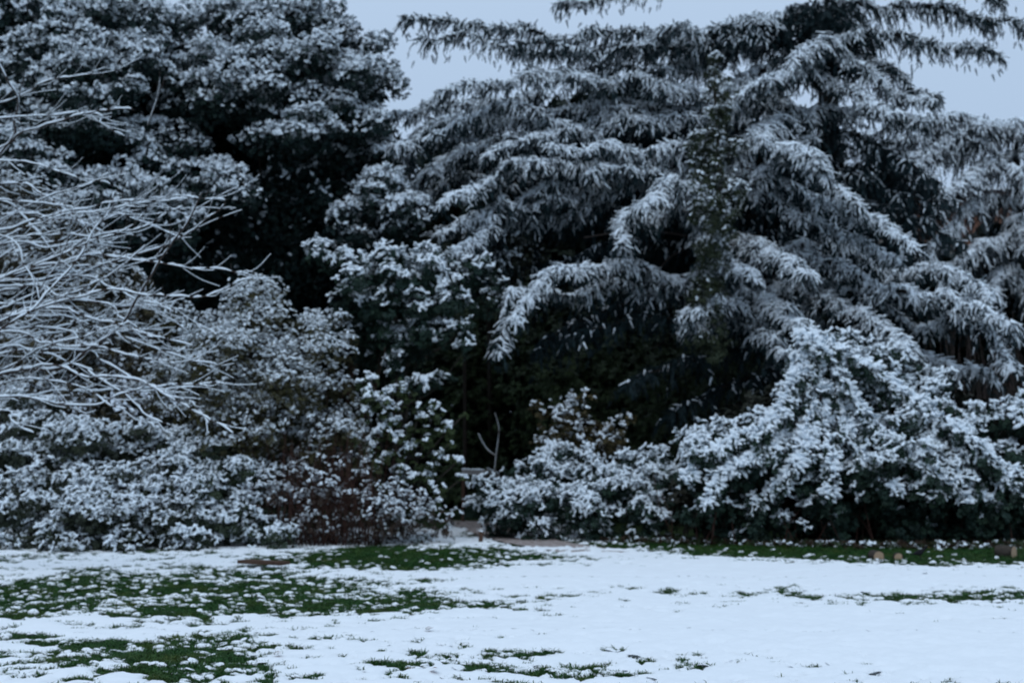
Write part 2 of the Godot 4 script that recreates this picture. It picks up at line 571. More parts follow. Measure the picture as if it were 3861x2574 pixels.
func make_ground() -> void:
	grass_patches = [[-3.94, -14.18, 3.39, 8.6, 0.16], [-1.09, -22.14, 1.74, 2.49, 1.15], [-2.55, -23.91, 0.74, 2.66, 0.8], [-2.92, -16.18, 1.82, 1.99, 0.52], [-5, -16.91, 1.5, 2.05, 0.46], [-3.01, -14.52, 0.94, 0.97, 0.6], [-4.07, -16.62, 0.68, 0.69, 0.4], [-1.92, -14.39, 0.59, 0.6, 0.4], [-2.65, -16.51, 0.62, 0.57, 0.4], [-1.46, -14.61, 0.55, 0.98, 0.48], [-5.87, -16.18, 0.94, 1.99, 0.5], [-5.1, -13.58, 0.56, 0.69, 0.5], [-6.81, -22.99, 2.99, 3.62, 0.32], [-3.23, -20.98, 1.22, 2.32, 0.42], [-2.99, -10.54, 0.79, 0.78, 1.15], [-4.44, -11.85, 0.45, 0.32, 0.9], [-3.8, -11.38, 0.47, 0.29, 0.8], [-4, -10.68, 0.33, 0.21, 0.6], [-3.78, -11.09, 0.34, 0.23, 0.5], [-2.5, -9.86, 0.57, 0.4, 0.5], [-3.82, -9.96, 0.2, 0.29, 0.5], [-5.1, -12.89, 0.26, 0.34, -0.5], [-4.59, -12.46, 0.26, 0.32, -0.5], [-4.11, -12.06, 0.25, 0.3, -0.5], [-3.71, -11.79, 0.24, 0.29, -0.5], [-3.43, -12.06, 0.33, 0.33, -0.5], [-3.08, -12.3, 0.38, 0.34, -0.4], [-4.46, -11.3, 0.21, 0.24, -0.7], [-4.05, -11.02, 0.21, 0.22, -0.7], [-3.61, -10.61, 0.2, 0.21, -0.7], [-3.17, -10.12, 0.19, 0.21, -0.7], [-2.79, -9.74, 0.18, 0.19, -0.6], [-4.07, -10.32, 0.21, 0.2, -0.6], [-3.69, -10.06, 0.21, 0.21, -0.6], [-3.29, -9.66, 0.2, 0.19, -0.6], [2.64, -25.71, 1.76, 1.95, 0.95], [4.64, -23.91, 2.04, 2.17, 1.15], [6.8, -22.77, 1.87, 2.63, 1.25], [8.73, -22.99, 1.02, 2.69, 1.3], [3.53, -15.55, 0.21, 0.45, 0.55], [4.55, -15.45, 0.32, 0.45, 0.5], [5.54, -15.3, 0.63, 0.54, 0.65], [4.27, -15.4, 1.79, 0.69, 0.34], [4.66, -17.86, 1.83, 0.8, 0.2], [3.42, -12.36, 1.27, 0.95, 0.12], [-0.13, -14.52, 0.89, 0.61, 0.45], [-1.03, -14.18, 0.19, 0.84, 0.45], [0.65, -15.45, 1.06, 0.6, 0.2], [-0.09, -10.84, 0.59, 0.19, 0.4], [0.25, -9.96, 0.68, 0.2, 0.35], [0.73, -9.76, 0.4, 0.2, 0.35], [-0.78, -10.27, 0.21, 0.22, 0.35], [2.66, -12.69, 2.6, 1.87, -0.5], [3.28, -18.55, 3.8, 1.44, -0.45], [0.77, -18.4, 1.57, 1.13, -0.4], [3.58, -10.97, 1.2, 1.25, -0.4], [-0.32, -12.36, 1.27, 0.51, -0.4], [-5.05, -26.87, 1.65, 2.75, -0.35], [5.76, -17.53, 1.5, 0.9, -0.3]]
	var xs := [-160.0, -100.0, -60.0]
	var k := -36.0
	while k <= 36.0:
		xs.append(k)
		k += 1.0
	xs.append_array([60.0, 100.0, 160.0])
	var zs := [60.0, 20.0]
	k = 4.0
	while k >= -64.0:
		zs.append(k)
		k -= 1.0
	zs.append_array([-90.0, -150.0, -300.0])
	var st := begin()
	sheet(st, xs, zs, func(x, z): return ground_y(x, z))
	obj("ground", mesh_of(st), M.soil, self).set_meta("kind", "structure")
	# the trodden path that leads into the gap between the shrubs
	way = curve_points([Vector3(-1.28, 0, -35.71), Vector3(-0.7, 0, -31.47), Vector3(0.22, 0, -27.17), Vector3(1.31, 0, -23.67), Vector3(2.77, 0, -21.35), Vector3(4.91, 0, -20.1)], 0.4)
	st = begin()
	for i in way.size() - 1:
		var a: Vector3 = way[i]
		var b: Vector3 = way[i + 1]
		var s := (b - a).cross(Vector3.UP).normalized()
		var w := 0.62 + 0.12 * broad.get_noise_1d(i * 3.0)
		var p := [a - s * w, a + s * w, b + s * w, b - s * w]
		for j in 4:
			p[j].y = ground_y(p[j].x, p[j].z) + 0.02
		quad(st, p[0], p[1], p[2], p[3])
		if i % 3 == 0 and i < way.size() * 0.6:
			grass_patches.append([a.x, a.z, 0.8, 1.0, 0.75])
	obj("path", mesh_of(st), M.slush, self).set_meta("kind", "structure")
	# lying snow: a thick, lumpy sheet that thins out and sinks below the grass where the grass shows
	st = begin()
	var depth_at := func(x, z):
		var t := snow_depth(x, z)
		var over: float = treeline(x) - z
		if over > 0.0:
			t -= over * (0.16 if x < 1.8 else 0.55)
		return ground_y(x, z) + 0.022 * broad.get_noise_2d(x * 5.0 + 20.0, z * 5.0) * clampf(t, 0.0, 1.0) + clampf(t * 0.15, -0.05, 0.035 + t * 0.03)
	for band in [[-7.4, -12.0, 0.032, 0.045, 7.0], [-12.0, -18.0, 0.045, 0.06, 10.0], [-18.0, -33.0, 0.07, 0.09, 15.0]]:
		var bx := []
		var bz := []
		k = -band[4]
		while k < band[4]:
			bx.append(k)
			k += band[2]
		k = band[0]
		while k > band[1]:
			bz.append(k)
			k -= band[3]
		bz.append(band[1])
		sheet(st, bx, bz, depth_at)
	var lying := obj("snow_cover", mesh_of(st), M.thin_snow, self)
	lying.set_meta("kind", "structure")
	# grass
	var blades := begin(false)
	for i in 9:
		var g := rng.randf() * TAU
		var root := Vector3(rng.randf_range(-0.04, 0.04), -0.01, rng.randf_range(-0.04, 0.04))
		var d := Vector3(cos(g), 0, sin(g))
		var s := d.cross(Vector3.UP) * 0.0035
		var m := root + d * 0.012 + Vector3(0, 0.045, 0) * rng.randf_range(0.7, 1.2)
		var tip := m + d * rng.randf_range(0.02, 0.05) + Vector3(0, rng.randf_range(0.0, 0.03), 0)
		quad(blades, root - s, root + s, m + s, m - s)
		tri(blades, m - s, m + s, tip)
	var clod := begin()
	for i in 3:
		pillow(clod, Vector3(rng.randf_range(-0.4, 0.4), 0, rng.randf_range(-0.4, 0.4)), Vector3(1, 0, rng.randf_range(-1, 1)), Vector3.UP, rng.randf_range(0.35, 0.7), rng.randf_range(0.3, 0.5), rng.randf_range(0.3, 0.6))
	var green := Scatter.new()
	var white := Scatter.new()
	for i in 190000:
		var d := 8.5 / (1.0 - rng.randf() * 0.71)
		var x := rng.randf_range(-0.46, 0.46) * d
		var z := -d
		if z < treeline(x) - 1.0:
			continue
		var t := snow_depth(x, z)
		if t > 0.06 and not (t < 0.8 and rng.randf() < 0.11 * maxf(0.0, 0.6 + 1.2 * broad.get_noise_2d(x * 9.0, z * 9.0))):
			continue
		var on_path := false
		if z < -20.0:
			for q in way:
				if absf(q.x - x) < 0.75 and absf(q.z - z) < 0.8 and q.z < -22.5:
					on_path = true
		if on_path:
			continue
		var y := ground_y(x, z)
		var v := rng.randf_range(0.6, 1.35)
		var dry := maxf(0.0, broad.get_noise_2d(x * 5.0, z * 5.0)) * 0.05 + (0.03 if rng.randf() < 0.08 else 0.0)
		green.add(Transform3D(frame(Vector3(rng.randfn() * 0.15, 1, rng.randfn() * 0.15).normalized(), rng.randf() * TAU, rng.randf_range(0.55, 1.1) * (0.6 if t > 0.0 else 1.0)), Vector3(x, y, z)), Color(0.02 * v + dry, 0.07 * v + dry * 0.6, 0.013 * v + dry * 0.1))
		if t > -0.75 and rng.randf() < 0.05 + 0.2 * lumps.get_noise_2d(x * 0.4 + 30.0, z * 0.4):
			var up := Vector3(rng.randfn() * 0.2, 1, rng.randfn() * 0.2).normalized()
			white.add(Transform3D(frame(up, rng.randf() * TAU, rng.randf_range(0.025, 0.075)).scaled_local(Vector3(1.3, rng.randf_range(0.35, 0.8), 1.3)), Vector3(x, y + rng.randf_range(0.01, 0.04), z)), Color.WHITE)
	var grass := thing("grass", "short green lawn grass showing through the thin snow", "grass", Vector3.ZERO)
	grass.set_meta("kind", "stuff")
	emit("grass_blades", green, mesh_of(blades), M.leaf, grass)
	# ragged growth and litter along the foot of the shrubs
	var low := Scatter.new()
	var caps := Scatter.new()
	for i in 9000:
		var x := rng.randf_range(-13.0, 12.0)
		var z := treeline(x) + rng.randf_range(-1.2, 1.0) + rng.randfn() * 0.5 + 0.8 * broad.get_noise_1d(x * 3.0)
		if absf(x + 0.2) < 1.3 or (x > 1.6 and z > treeline(x) + 0.3):
			continue
		var up := Vector3(rng.randfn() * 0.35, 1, rng.randfn() * 0.35).normalized()
		var t := Transform3D(frame(up, rng.randf() * TAU, rng.randf_range(0.06, 0.15)), Vector3(x, ground_y(x, z) + rng.randf_range(0.0, 0.09), z))
		var v := rng.randf_range(0.5, 1.4)
		low.add(t, Color(0.05 * v, 0.03 * v, 0.02 * v) if rng.randf() < 0.5 else Color(0.03 * v, 0.05 * v, 0.02 * v))
		if rng.randf() < (0.5 if x < 1.6 else 0.1):
			caps.add(t, Color.WHITE)
	var growth := thing("undergrowth", "ragged low leaves and litter along the foot of the shrubs", "undergrowth", Vector3.ZERO)
	growth.set_meta("kind", "stuff")
	emit("leaves", low, S.small[0], M.leaf, growth)
	emit("snow", caps, S.small[1], M.snow, growth)
	var clods := thing("snow_clods", "small clods of snow caught on the lawn grass", "snow", Vector3.ZERO)
	clods.set_meta("kind", "stuff")
	emit("clods", white, mesh_of(clod), M.thin_snow, clods)

func sheet(st: SurfaceTool, xs: Array, zs: Array, height: Callable) -> void:
	var rows := []
	for z in zs:
		var row := PackedVector3Array()
		for x in xs:
			row.append(Vector3(x, height.call(x, z), z))
		rows.append(row)
	for i in rows.size() - 1:
		var a: PackedVector3Array = rows[i]
		var b: PackedVector3Array = rows[i + 1]
		for j in xs.size() - 1:
			quad(st, a[j], a[j + 1], b[j + 1], b[j])

# ---------------------------------------------------------------- what stands behind
func make_background() -> void:
	# a building glimpsed through the boughs at the right
	var at := Vector3(18.6, 0, -58)
	var house := thing("apartment_building", "red brown building glimpsed through the boughs at the right edge", "building", at)
	var st := begin(false)
	box(st, Vector3(0, 6.9, -4), Vector3(9.0, 13.8, 8.0))
	obj("wall", mesh_of(st), textured(noise_map(0.02, 17, Color(0.16, 0.085, 0.06), Color(0.2, 0.11, 0.08), Color(0.25, 0.14, 0.1)), 0.6), house)
	st = begin(false)
	box(st, Vector3(0, 13.95, -4), Vector3(9.8, 0.3, 8.8))
	obj("roof", mesh_of(st), paint(Color(0.05, 0.04, 0.04)), house)
	st = begin(false)
	box(st, Vector3(0, 14.17, -4), Vector3(9.6, 0.14, 8.6))
	obj("roof_snow", mesh_of(st), M.snow, house)
	for row in 4:
		for col in 4:
			var c := Vector3(-3.3 + col * 2.2, 2.0 + row * 3.0, 0.02)
			st = begin(false)
			box(st, c, Vector3(1.1, 1.6, 0.1))
			var w := obj("window", mesh_of(st), paint(Color(0.35, 0.33, 0.3)), house)
			st = begin(false)
			box(st, c + Vector3(0, 0, 0.055), Vector3(0.94, 1.44, 0.03))
			obj("pane", mesh_of(st), paint(Color(0.02, 0.025, 0.03), 0.1), w)
	# dark evergreens that close the view under and behind the boughs
	var yew := thing("yew_thicket", "dark green yew thicket filling the shade below the cedar", "thicket", Vector3(1.5, 0, -38))
	var green := Scatter.new()
	for e in [[Vector3(-1.51, 3.71, -38), 1.17, 2.47, 0.05], [Vector3(-0.21, 5.54, -38), 1.43, 1.82, 0.05], [Vector3(1.28, 3.85, -36), 1.6, 1.6, 0.05], [Vector3(2.92, 4.75, -38), 1.56, 1.82, 0.05], [Vector3(3.99, 3.6, -36), 1.48, 1.72, 0.05], [Vector3(5.78, 4.49, -38), 1.69, 1.95, 0.05], [Vector3(6.94, 3.6, -36), 1.35, 1.6, 0.05], [Vector3(6.26, 2.83, -35), 1.91, 1.2, 0.05], [Vector3(4.58, 2.47, -35), 1.67, 0.96, 0.05], [Vector3(-1.67, 1.38, -39), 1.07, 1.07, 0.05], [Vector3(0.96, 1.64, -38), 1.56, 1.17, 0.05], [Vector3(3.36, 1.52, -36), 1.72, 0.98, 0.05]]:
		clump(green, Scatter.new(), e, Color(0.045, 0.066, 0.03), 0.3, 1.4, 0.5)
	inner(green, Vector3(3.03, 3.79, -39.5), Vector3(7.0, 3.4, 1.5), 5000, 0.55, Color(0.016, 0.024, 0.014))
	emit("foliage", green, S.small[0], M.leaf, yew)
	var wall := thing("woodland_edge", "dark mass of evergreen woodland behind the trees and shrubs", "woodland", Vector3(0, 0, -44))
	wall.set_meta("kind", "stuff")
	green = Scatter.new()
	for e in [[Vector3(-17.12, 9.57, -46), 4.09, 5.66, 1], [Vector3(-11.53, 8.93, -46), 4.09, 5.35, 1], [Vector3(-5.96, 8.12, -46), 3.77, 5.66, 1], [Vector3(-1.21, 8.28, -46), 3.46, 5.35, 1], [Vector3(3.56, 9.57, -46), 4.09, 5.97, 1], [Vector3(9.1, 7.96, -46), 4.09, 5.03, 1], [Vector3(14.27, 5.89, -46), 3.77, 3.46, 1], [Vector3(18.23, 6.05, -46), 3.14, 4.09, 1]]:
		inner(green, e[0], Vector3(e[1], e[2], 2.0), 1700, 0.85, Color(0.016, 0.025, 0.018))
	for i in 26:
		inner(green, Vector3(-20.0 + i * 1.6, 1.4, -46.0), Vector3(1.6, 2.2, 1.6), 130, 0.8, Color(0.014, 0.02, 0.014))
	emit("foliage", green, S.oak[0], M.leaf, wall)
	# a snowy deodar beyond the cedar at the right edge
	var deodar := thing("deodar_tree", "pale snow dusted deodar with drooping boughs at the right edge", "tree", Vector3(18.21, 0, -46.54))
	var foot := deodar.position
	trunk(deodar, foot, Vector3(17.73, 13.73, -44), 0.3, [], M.bark_dark)
	var tint := Color(0.036, 0.05, 0.06)
	for l in [[Vector3(17.72, 13.5, -44), Vector3(16.09, 13.32, -43.33), Vector3(14.48, 12.45, -42.67), Vector3(13.35, 11.24, -42)], [Vector3(17.72, 13.42, -44), Vector3(18.34, 12.54, -43), Vector3(18.88, 10.94, -42)], [Vector3(17.73, 13.61, -44), Vector3(15.61, 13.67, -43.67), Vector3(13.83, 13.39, -43.33), Vector3(12.2, 12.81, -43)], [Vector3(16.49, 13.39, -44), Vector3(14.32, 12.94, -43.5), Vector3(12.49, 12.23, -43)], [Vector3(16.43, 12.66, -43.5), Vector3(14.34, 12.35, -43.17), Vector3(12.73, 11.81, -42.83), Vector3(11.57, 10.9, -42.5)], [Vector3(17.73, 13.64, -44), Vector3(18.44, 13.56, -43.5), Vector3(19.26, 13, -43)], [Vector3(17.68, 12.48, -44), Vector3(16.07, 11.77, -43), Vector3(14.79, 10.79, -42), Vector3(13.84, 9.57, -41)], [Vector3(17.26, 11.77, -43), Vector3(17.57, 10.94, -42), Vector3(17.96, 9.57, -41)], [Vector3(17.62, 10.92, -44), Vector3(15.87, 10.41, -43), Vector3(14.45, 9.17, -42), Vector3(13.37, 8.13, -41)], [Vector3(17.17, 9.35, -43), Vector3(15.75, 8.88, -42), Vector3(14.5, 7.99, -41), Vector3(13.7, 6.86, -40)], [Vector3(17.2, 9.95, -43), Vector3(17.43, 8.93, -41.5), Vector3(17.31, 7.69, -40)], [Vector3(17.12, 7.85, -43), Vector3(17.36, 7.05, -41.5), Vector3(17.25, 6.16, -40)], [Vector3(17.13, 8.3, -43), Vector3(16.14, 7.7, -42), Vector3(15.15, 6.42, -41)]]:
		bough(deodar, l, 1.6, 0.95, 1.3, 1.8, tint, 0.18)
	# bare brown thicket at the right edge below the deodar
	var brush := thing("bare_thicket", "grey brown leafless thicket below the deodar at the right edge", "shrub", Vector3(15.46, 0, -40.58))
	var twigs := begin()
	for i in 150:
		var a := brush.position + Vector3(rng.randf_range(-2.2, 2.5), 0, rng.randf_range(-1.2, 1.2))
		var b := a + Vector3(rng.randf_range(-0.9, 0.9), rng.randf_range(3.5, 6.8), rng.randf_range(-0.5, 0.5))
		tube(twigs, [a - brush.position, a.lerp(b, 0.5) - brush.position + Vector3(rng.randf_range(-0.2, 0.2), 0, 0), b - brush.position], 0.03, 0.006, 3)
	obj("stems", mesh_of(twigs), M.twig, brush).set_meta("kind", "stuff")

func box(st: SurfaceTool, c: Vector3, size: Vector3) -> void:
	var h := size * 0.5
	var v := []
	for i in 8:
		v.append(c + Vector3(h.x if i & 1 else -h.x, h.y if i & 2 else -h.y, h.z if i & 4 else -h.z))
	for q in [[4, 5, 7, 6], [1, 0, 2, 3], [5, 1, 3, 7], [0, 4, 6, 2], [6, 7, 3, 2], [0, 1, 5, 4]]:
		quad(st, v[q[0]], v[q[1]], v[q[2]], v[q[3]])

# ---------------------------------------------------------------- holm oaks
func make_oaks() -> void:
	var dark := Color(0.017, 0.033, 0.03)
	var g := Scatter.new()
	var t := leafy("holm_oak_tree", "tall domed evergreen oak with snowy clumps left of the sky gap", "tree", Vector3(-9.92, 0, -54.55),
		[[Vector3(-8.67, 13.29, -34), 0.93, 0.58, 1.3], [Vector3(-7.48, 13.54, -34), 0.93, 0.64, 1.3], [Vector3(-6.22, 13.46, -33.6), 1.03, 0.69, 1.3], [Vector3(-4.94, 13.35, -33.8), 0.69, 0.69, 1.3], [Vector3(-3.87, 12.68, -33.8), 0.58, 0.52, 1.3], [Vector3(-3.19, 11.82, -33.6), 0.48, 0.52, 1.3], [Vector3(-8.05, 12, -33), 1.02, 0.62, 1.3], [Vector3(-6.78, 12, -33), 1.13, 0.68, 1.3], [Vector3(-5.39, 12.12, -33), 1.02, 0.68, 1.3], [Vector3(-4.17, 11.46, -33), 0.79, 0.62, 1.3], [Vector3(-8.6, 11.05, -33), 0.9, 0.62, 1.3], [Vector3(-7.32, 10.94, -32.4), 1, 0.55, 1.3], [Vector3(-6.09, 10.97, -32.5), 1, 0.56, 1.3], [Vector3(-4.91, 10.87, -33), 0.85, 0.56, 1.3], [Vector3(-3.75, 10.46, -33), 0.68, 0.62, 1.3], [Vector3(-3.32, 9.71, -33.3), 0.51, 0.68, 1.3], [Vector3(-5.83, 9.86, -31.8), 0.87, 0.46, 1.3], [Vector3(-4.98, 10.08, -32), 0.66, 0.49, 1.3], [Vector3(-6.53, 9.74, -32), 0.55, 0.44, 1.3], [Vector3(-8.76, 9.84, -32.4), 0.89, 0.53, 1.3], [Vector3(-7.97, 8.94, -32), 0.77, 0.44, 1.3], [Vector3(-6.88, 8.36, -31.4), 0.7, 0.54, 1.3], [Vector3(-7.63, 8.07, -31.6), 0.65, 0.38, 1.3], [Vector3(-8.86, 9.06, -32), 0.77, 0.44, 1.3], [Vector3(-3.62, 8.82, -33), 0.56, 0.56, 1.3], [Vector3(-3.24, 7.96, -31.6), 0.86, 0.45, 1.3], [Vector3(-2.67, 7.42, -31.4), 0.52, 0.36, 1.3], [Vector3(-4.01, 7.68, -31.6), 0.65, 0.43, 1.3], [Vector3(-4.5, 9.53, -33.5), 0.69, 0.57, 0.6], [Vector3(-5.75, 9.4, -34), 1.05, 0.7, 0.3], [Vector3(-6.87, 7.58, -34.5), 1.53, 0.94, 0.08], [Vector3(-5.43, 7.09, -34.5), 1.3, 1.06, 0.08], [Vector3(-7.81, 6.61, -34.5), 1.3, 0.94, 0.1], [Vector3(-5.61, 8.44, -34), 1.28, 0.7, 0.15], [Vector3(-4.01, 7.17, -33.5), 0.69, 0.57, 0.5]],
		dark, S.oak, 0.105, 0.8, [Vector3(-6.49, 12.97, -34.5), 0.38, 2])
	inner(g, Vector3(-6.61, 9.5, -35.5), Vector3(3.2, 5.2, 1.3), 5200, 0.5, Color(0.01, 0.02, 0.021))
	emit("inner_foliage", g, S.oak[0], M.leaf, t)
	g = Scatter.new()
	t = leafy("holm_oak_tree", "broad evergreen oak with layered snowy clumps behind the bare branches at the upper left", "tree", Vector3(-17.32, 0, -54.55),
		[[Vector3(-9.98, 12.98, -32.4), 0.89, 0.66, 1.2], [Vector3(-11.37, 13.12, -32.8), 0.78, 0.56, 1.2], [Vector3(-9.5, 12.2, -32), 0.6, 0.49, 1.2], [Vector3(-11.97, 12.34, -32.6), 0.89, 0.5, 1.2], [Vector3(-10.56, 11.8, -32), 0.98, 0.37, 1.2], [Vector3(-9.48, 11.56, -31.6), 0.76, 0.35, 1.2], [Vector3(-11.86, 11.16, -31.8), 0.98, 0.41, 1.2], [Vector3(-10.71, 10.65, -31.4), 1.18, 0.34, 1.2], [Vector3(-9.76, 10.9, -31.5), 0.65, 0.37, 1.2], [Vector3(-12.21, 10.37, -31.6), 0.76, 0.41, 1.2], [Vector3(-11.31, 9.97, -31.6), 0.86, 0.41, 0.8], [Vector3(-12.05, 9.53, -31.4), 0.86, 0.41, 1.2], [Vector3(-9.57, 9.66, -31.7), 0.65, 0.43, 1.2], [Vector3(-12.11, 8.82, -31.2), 0.85, 0.45, 1.2], [Vector3(-10.9, 8.49, -31.2), 0.75, 0.49, 1.2], [Vector3(-9.93, 8.43, -31.2), 0.75, 0.45, 1.2], [Vector3(-9.1, 7.95, -31), 0.79, 0.47, 1.2], [Vector3(-10.02, 7.55, -30.9), 0.84, 0.4, 1.2], [Vector3(-11.24, 7.73, -31), 0.85, 0.48, 1.2], [Vector3(-8.28, 7.37, -30.8), 0.63, 0.36, 0.8], [Vector3(-9.51, 6.93, -31.4), 0.75, 0.43, 0.4], [Vector3(-11.21, 6.85, -31.6), 1.19, 0.54, 0.5], [Vector3(-8.84, 6.56, -32.6), 1, 0.67, 0.1], [Vector3(-10.48, 10.29, -32.8), 0.78, 0.5, 0.2]],
		dark * 1.05, S.oak, 0.105, 0.75, [Vector3(-11, 12.64, -33.5), 0.32, 2])
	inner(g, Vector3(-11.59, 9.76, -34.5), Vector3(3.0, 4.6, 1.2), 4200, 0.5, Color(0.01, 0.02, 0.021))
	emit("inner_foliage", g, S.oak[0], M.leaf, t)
	t = leafy("holm_oak_tree", "dark evergreen tree crown cut off by the upper left corner", "tree", Vector3(-25.43, 0, -61.63),
		[[Vector3(-14.24, 14.14, -35), 0.96, 0.72, 1], [Vector3(-13.44, 14.45, -35.5), 0.61, 0.61, 1], [Vector3(-13.71, 13.26, -35), 0.96, 0.54, 1], [Vector3(-14.81, 13.13, -35), 0.84, 0.72, 1], [Vector3(-14.28, 12.13, -35), 0.96, 0.6, 1], [Vector3(-15.11, 11.37, -35), 0.96, 0.96, 1], [Vector3(-14.11, 10.88, -35), 0.84, 0.72, 1], [Vector3(-15.28, 9.63, -35), 1.08, 1.2, 1], [Vector3(-14.27, 8.65, -35), 0.96, 0.96, 1]],
		dark, S.oak, 0.165, 0.9, [Vector3(-15.13, 12.91, -35.5), 0.3, 3])

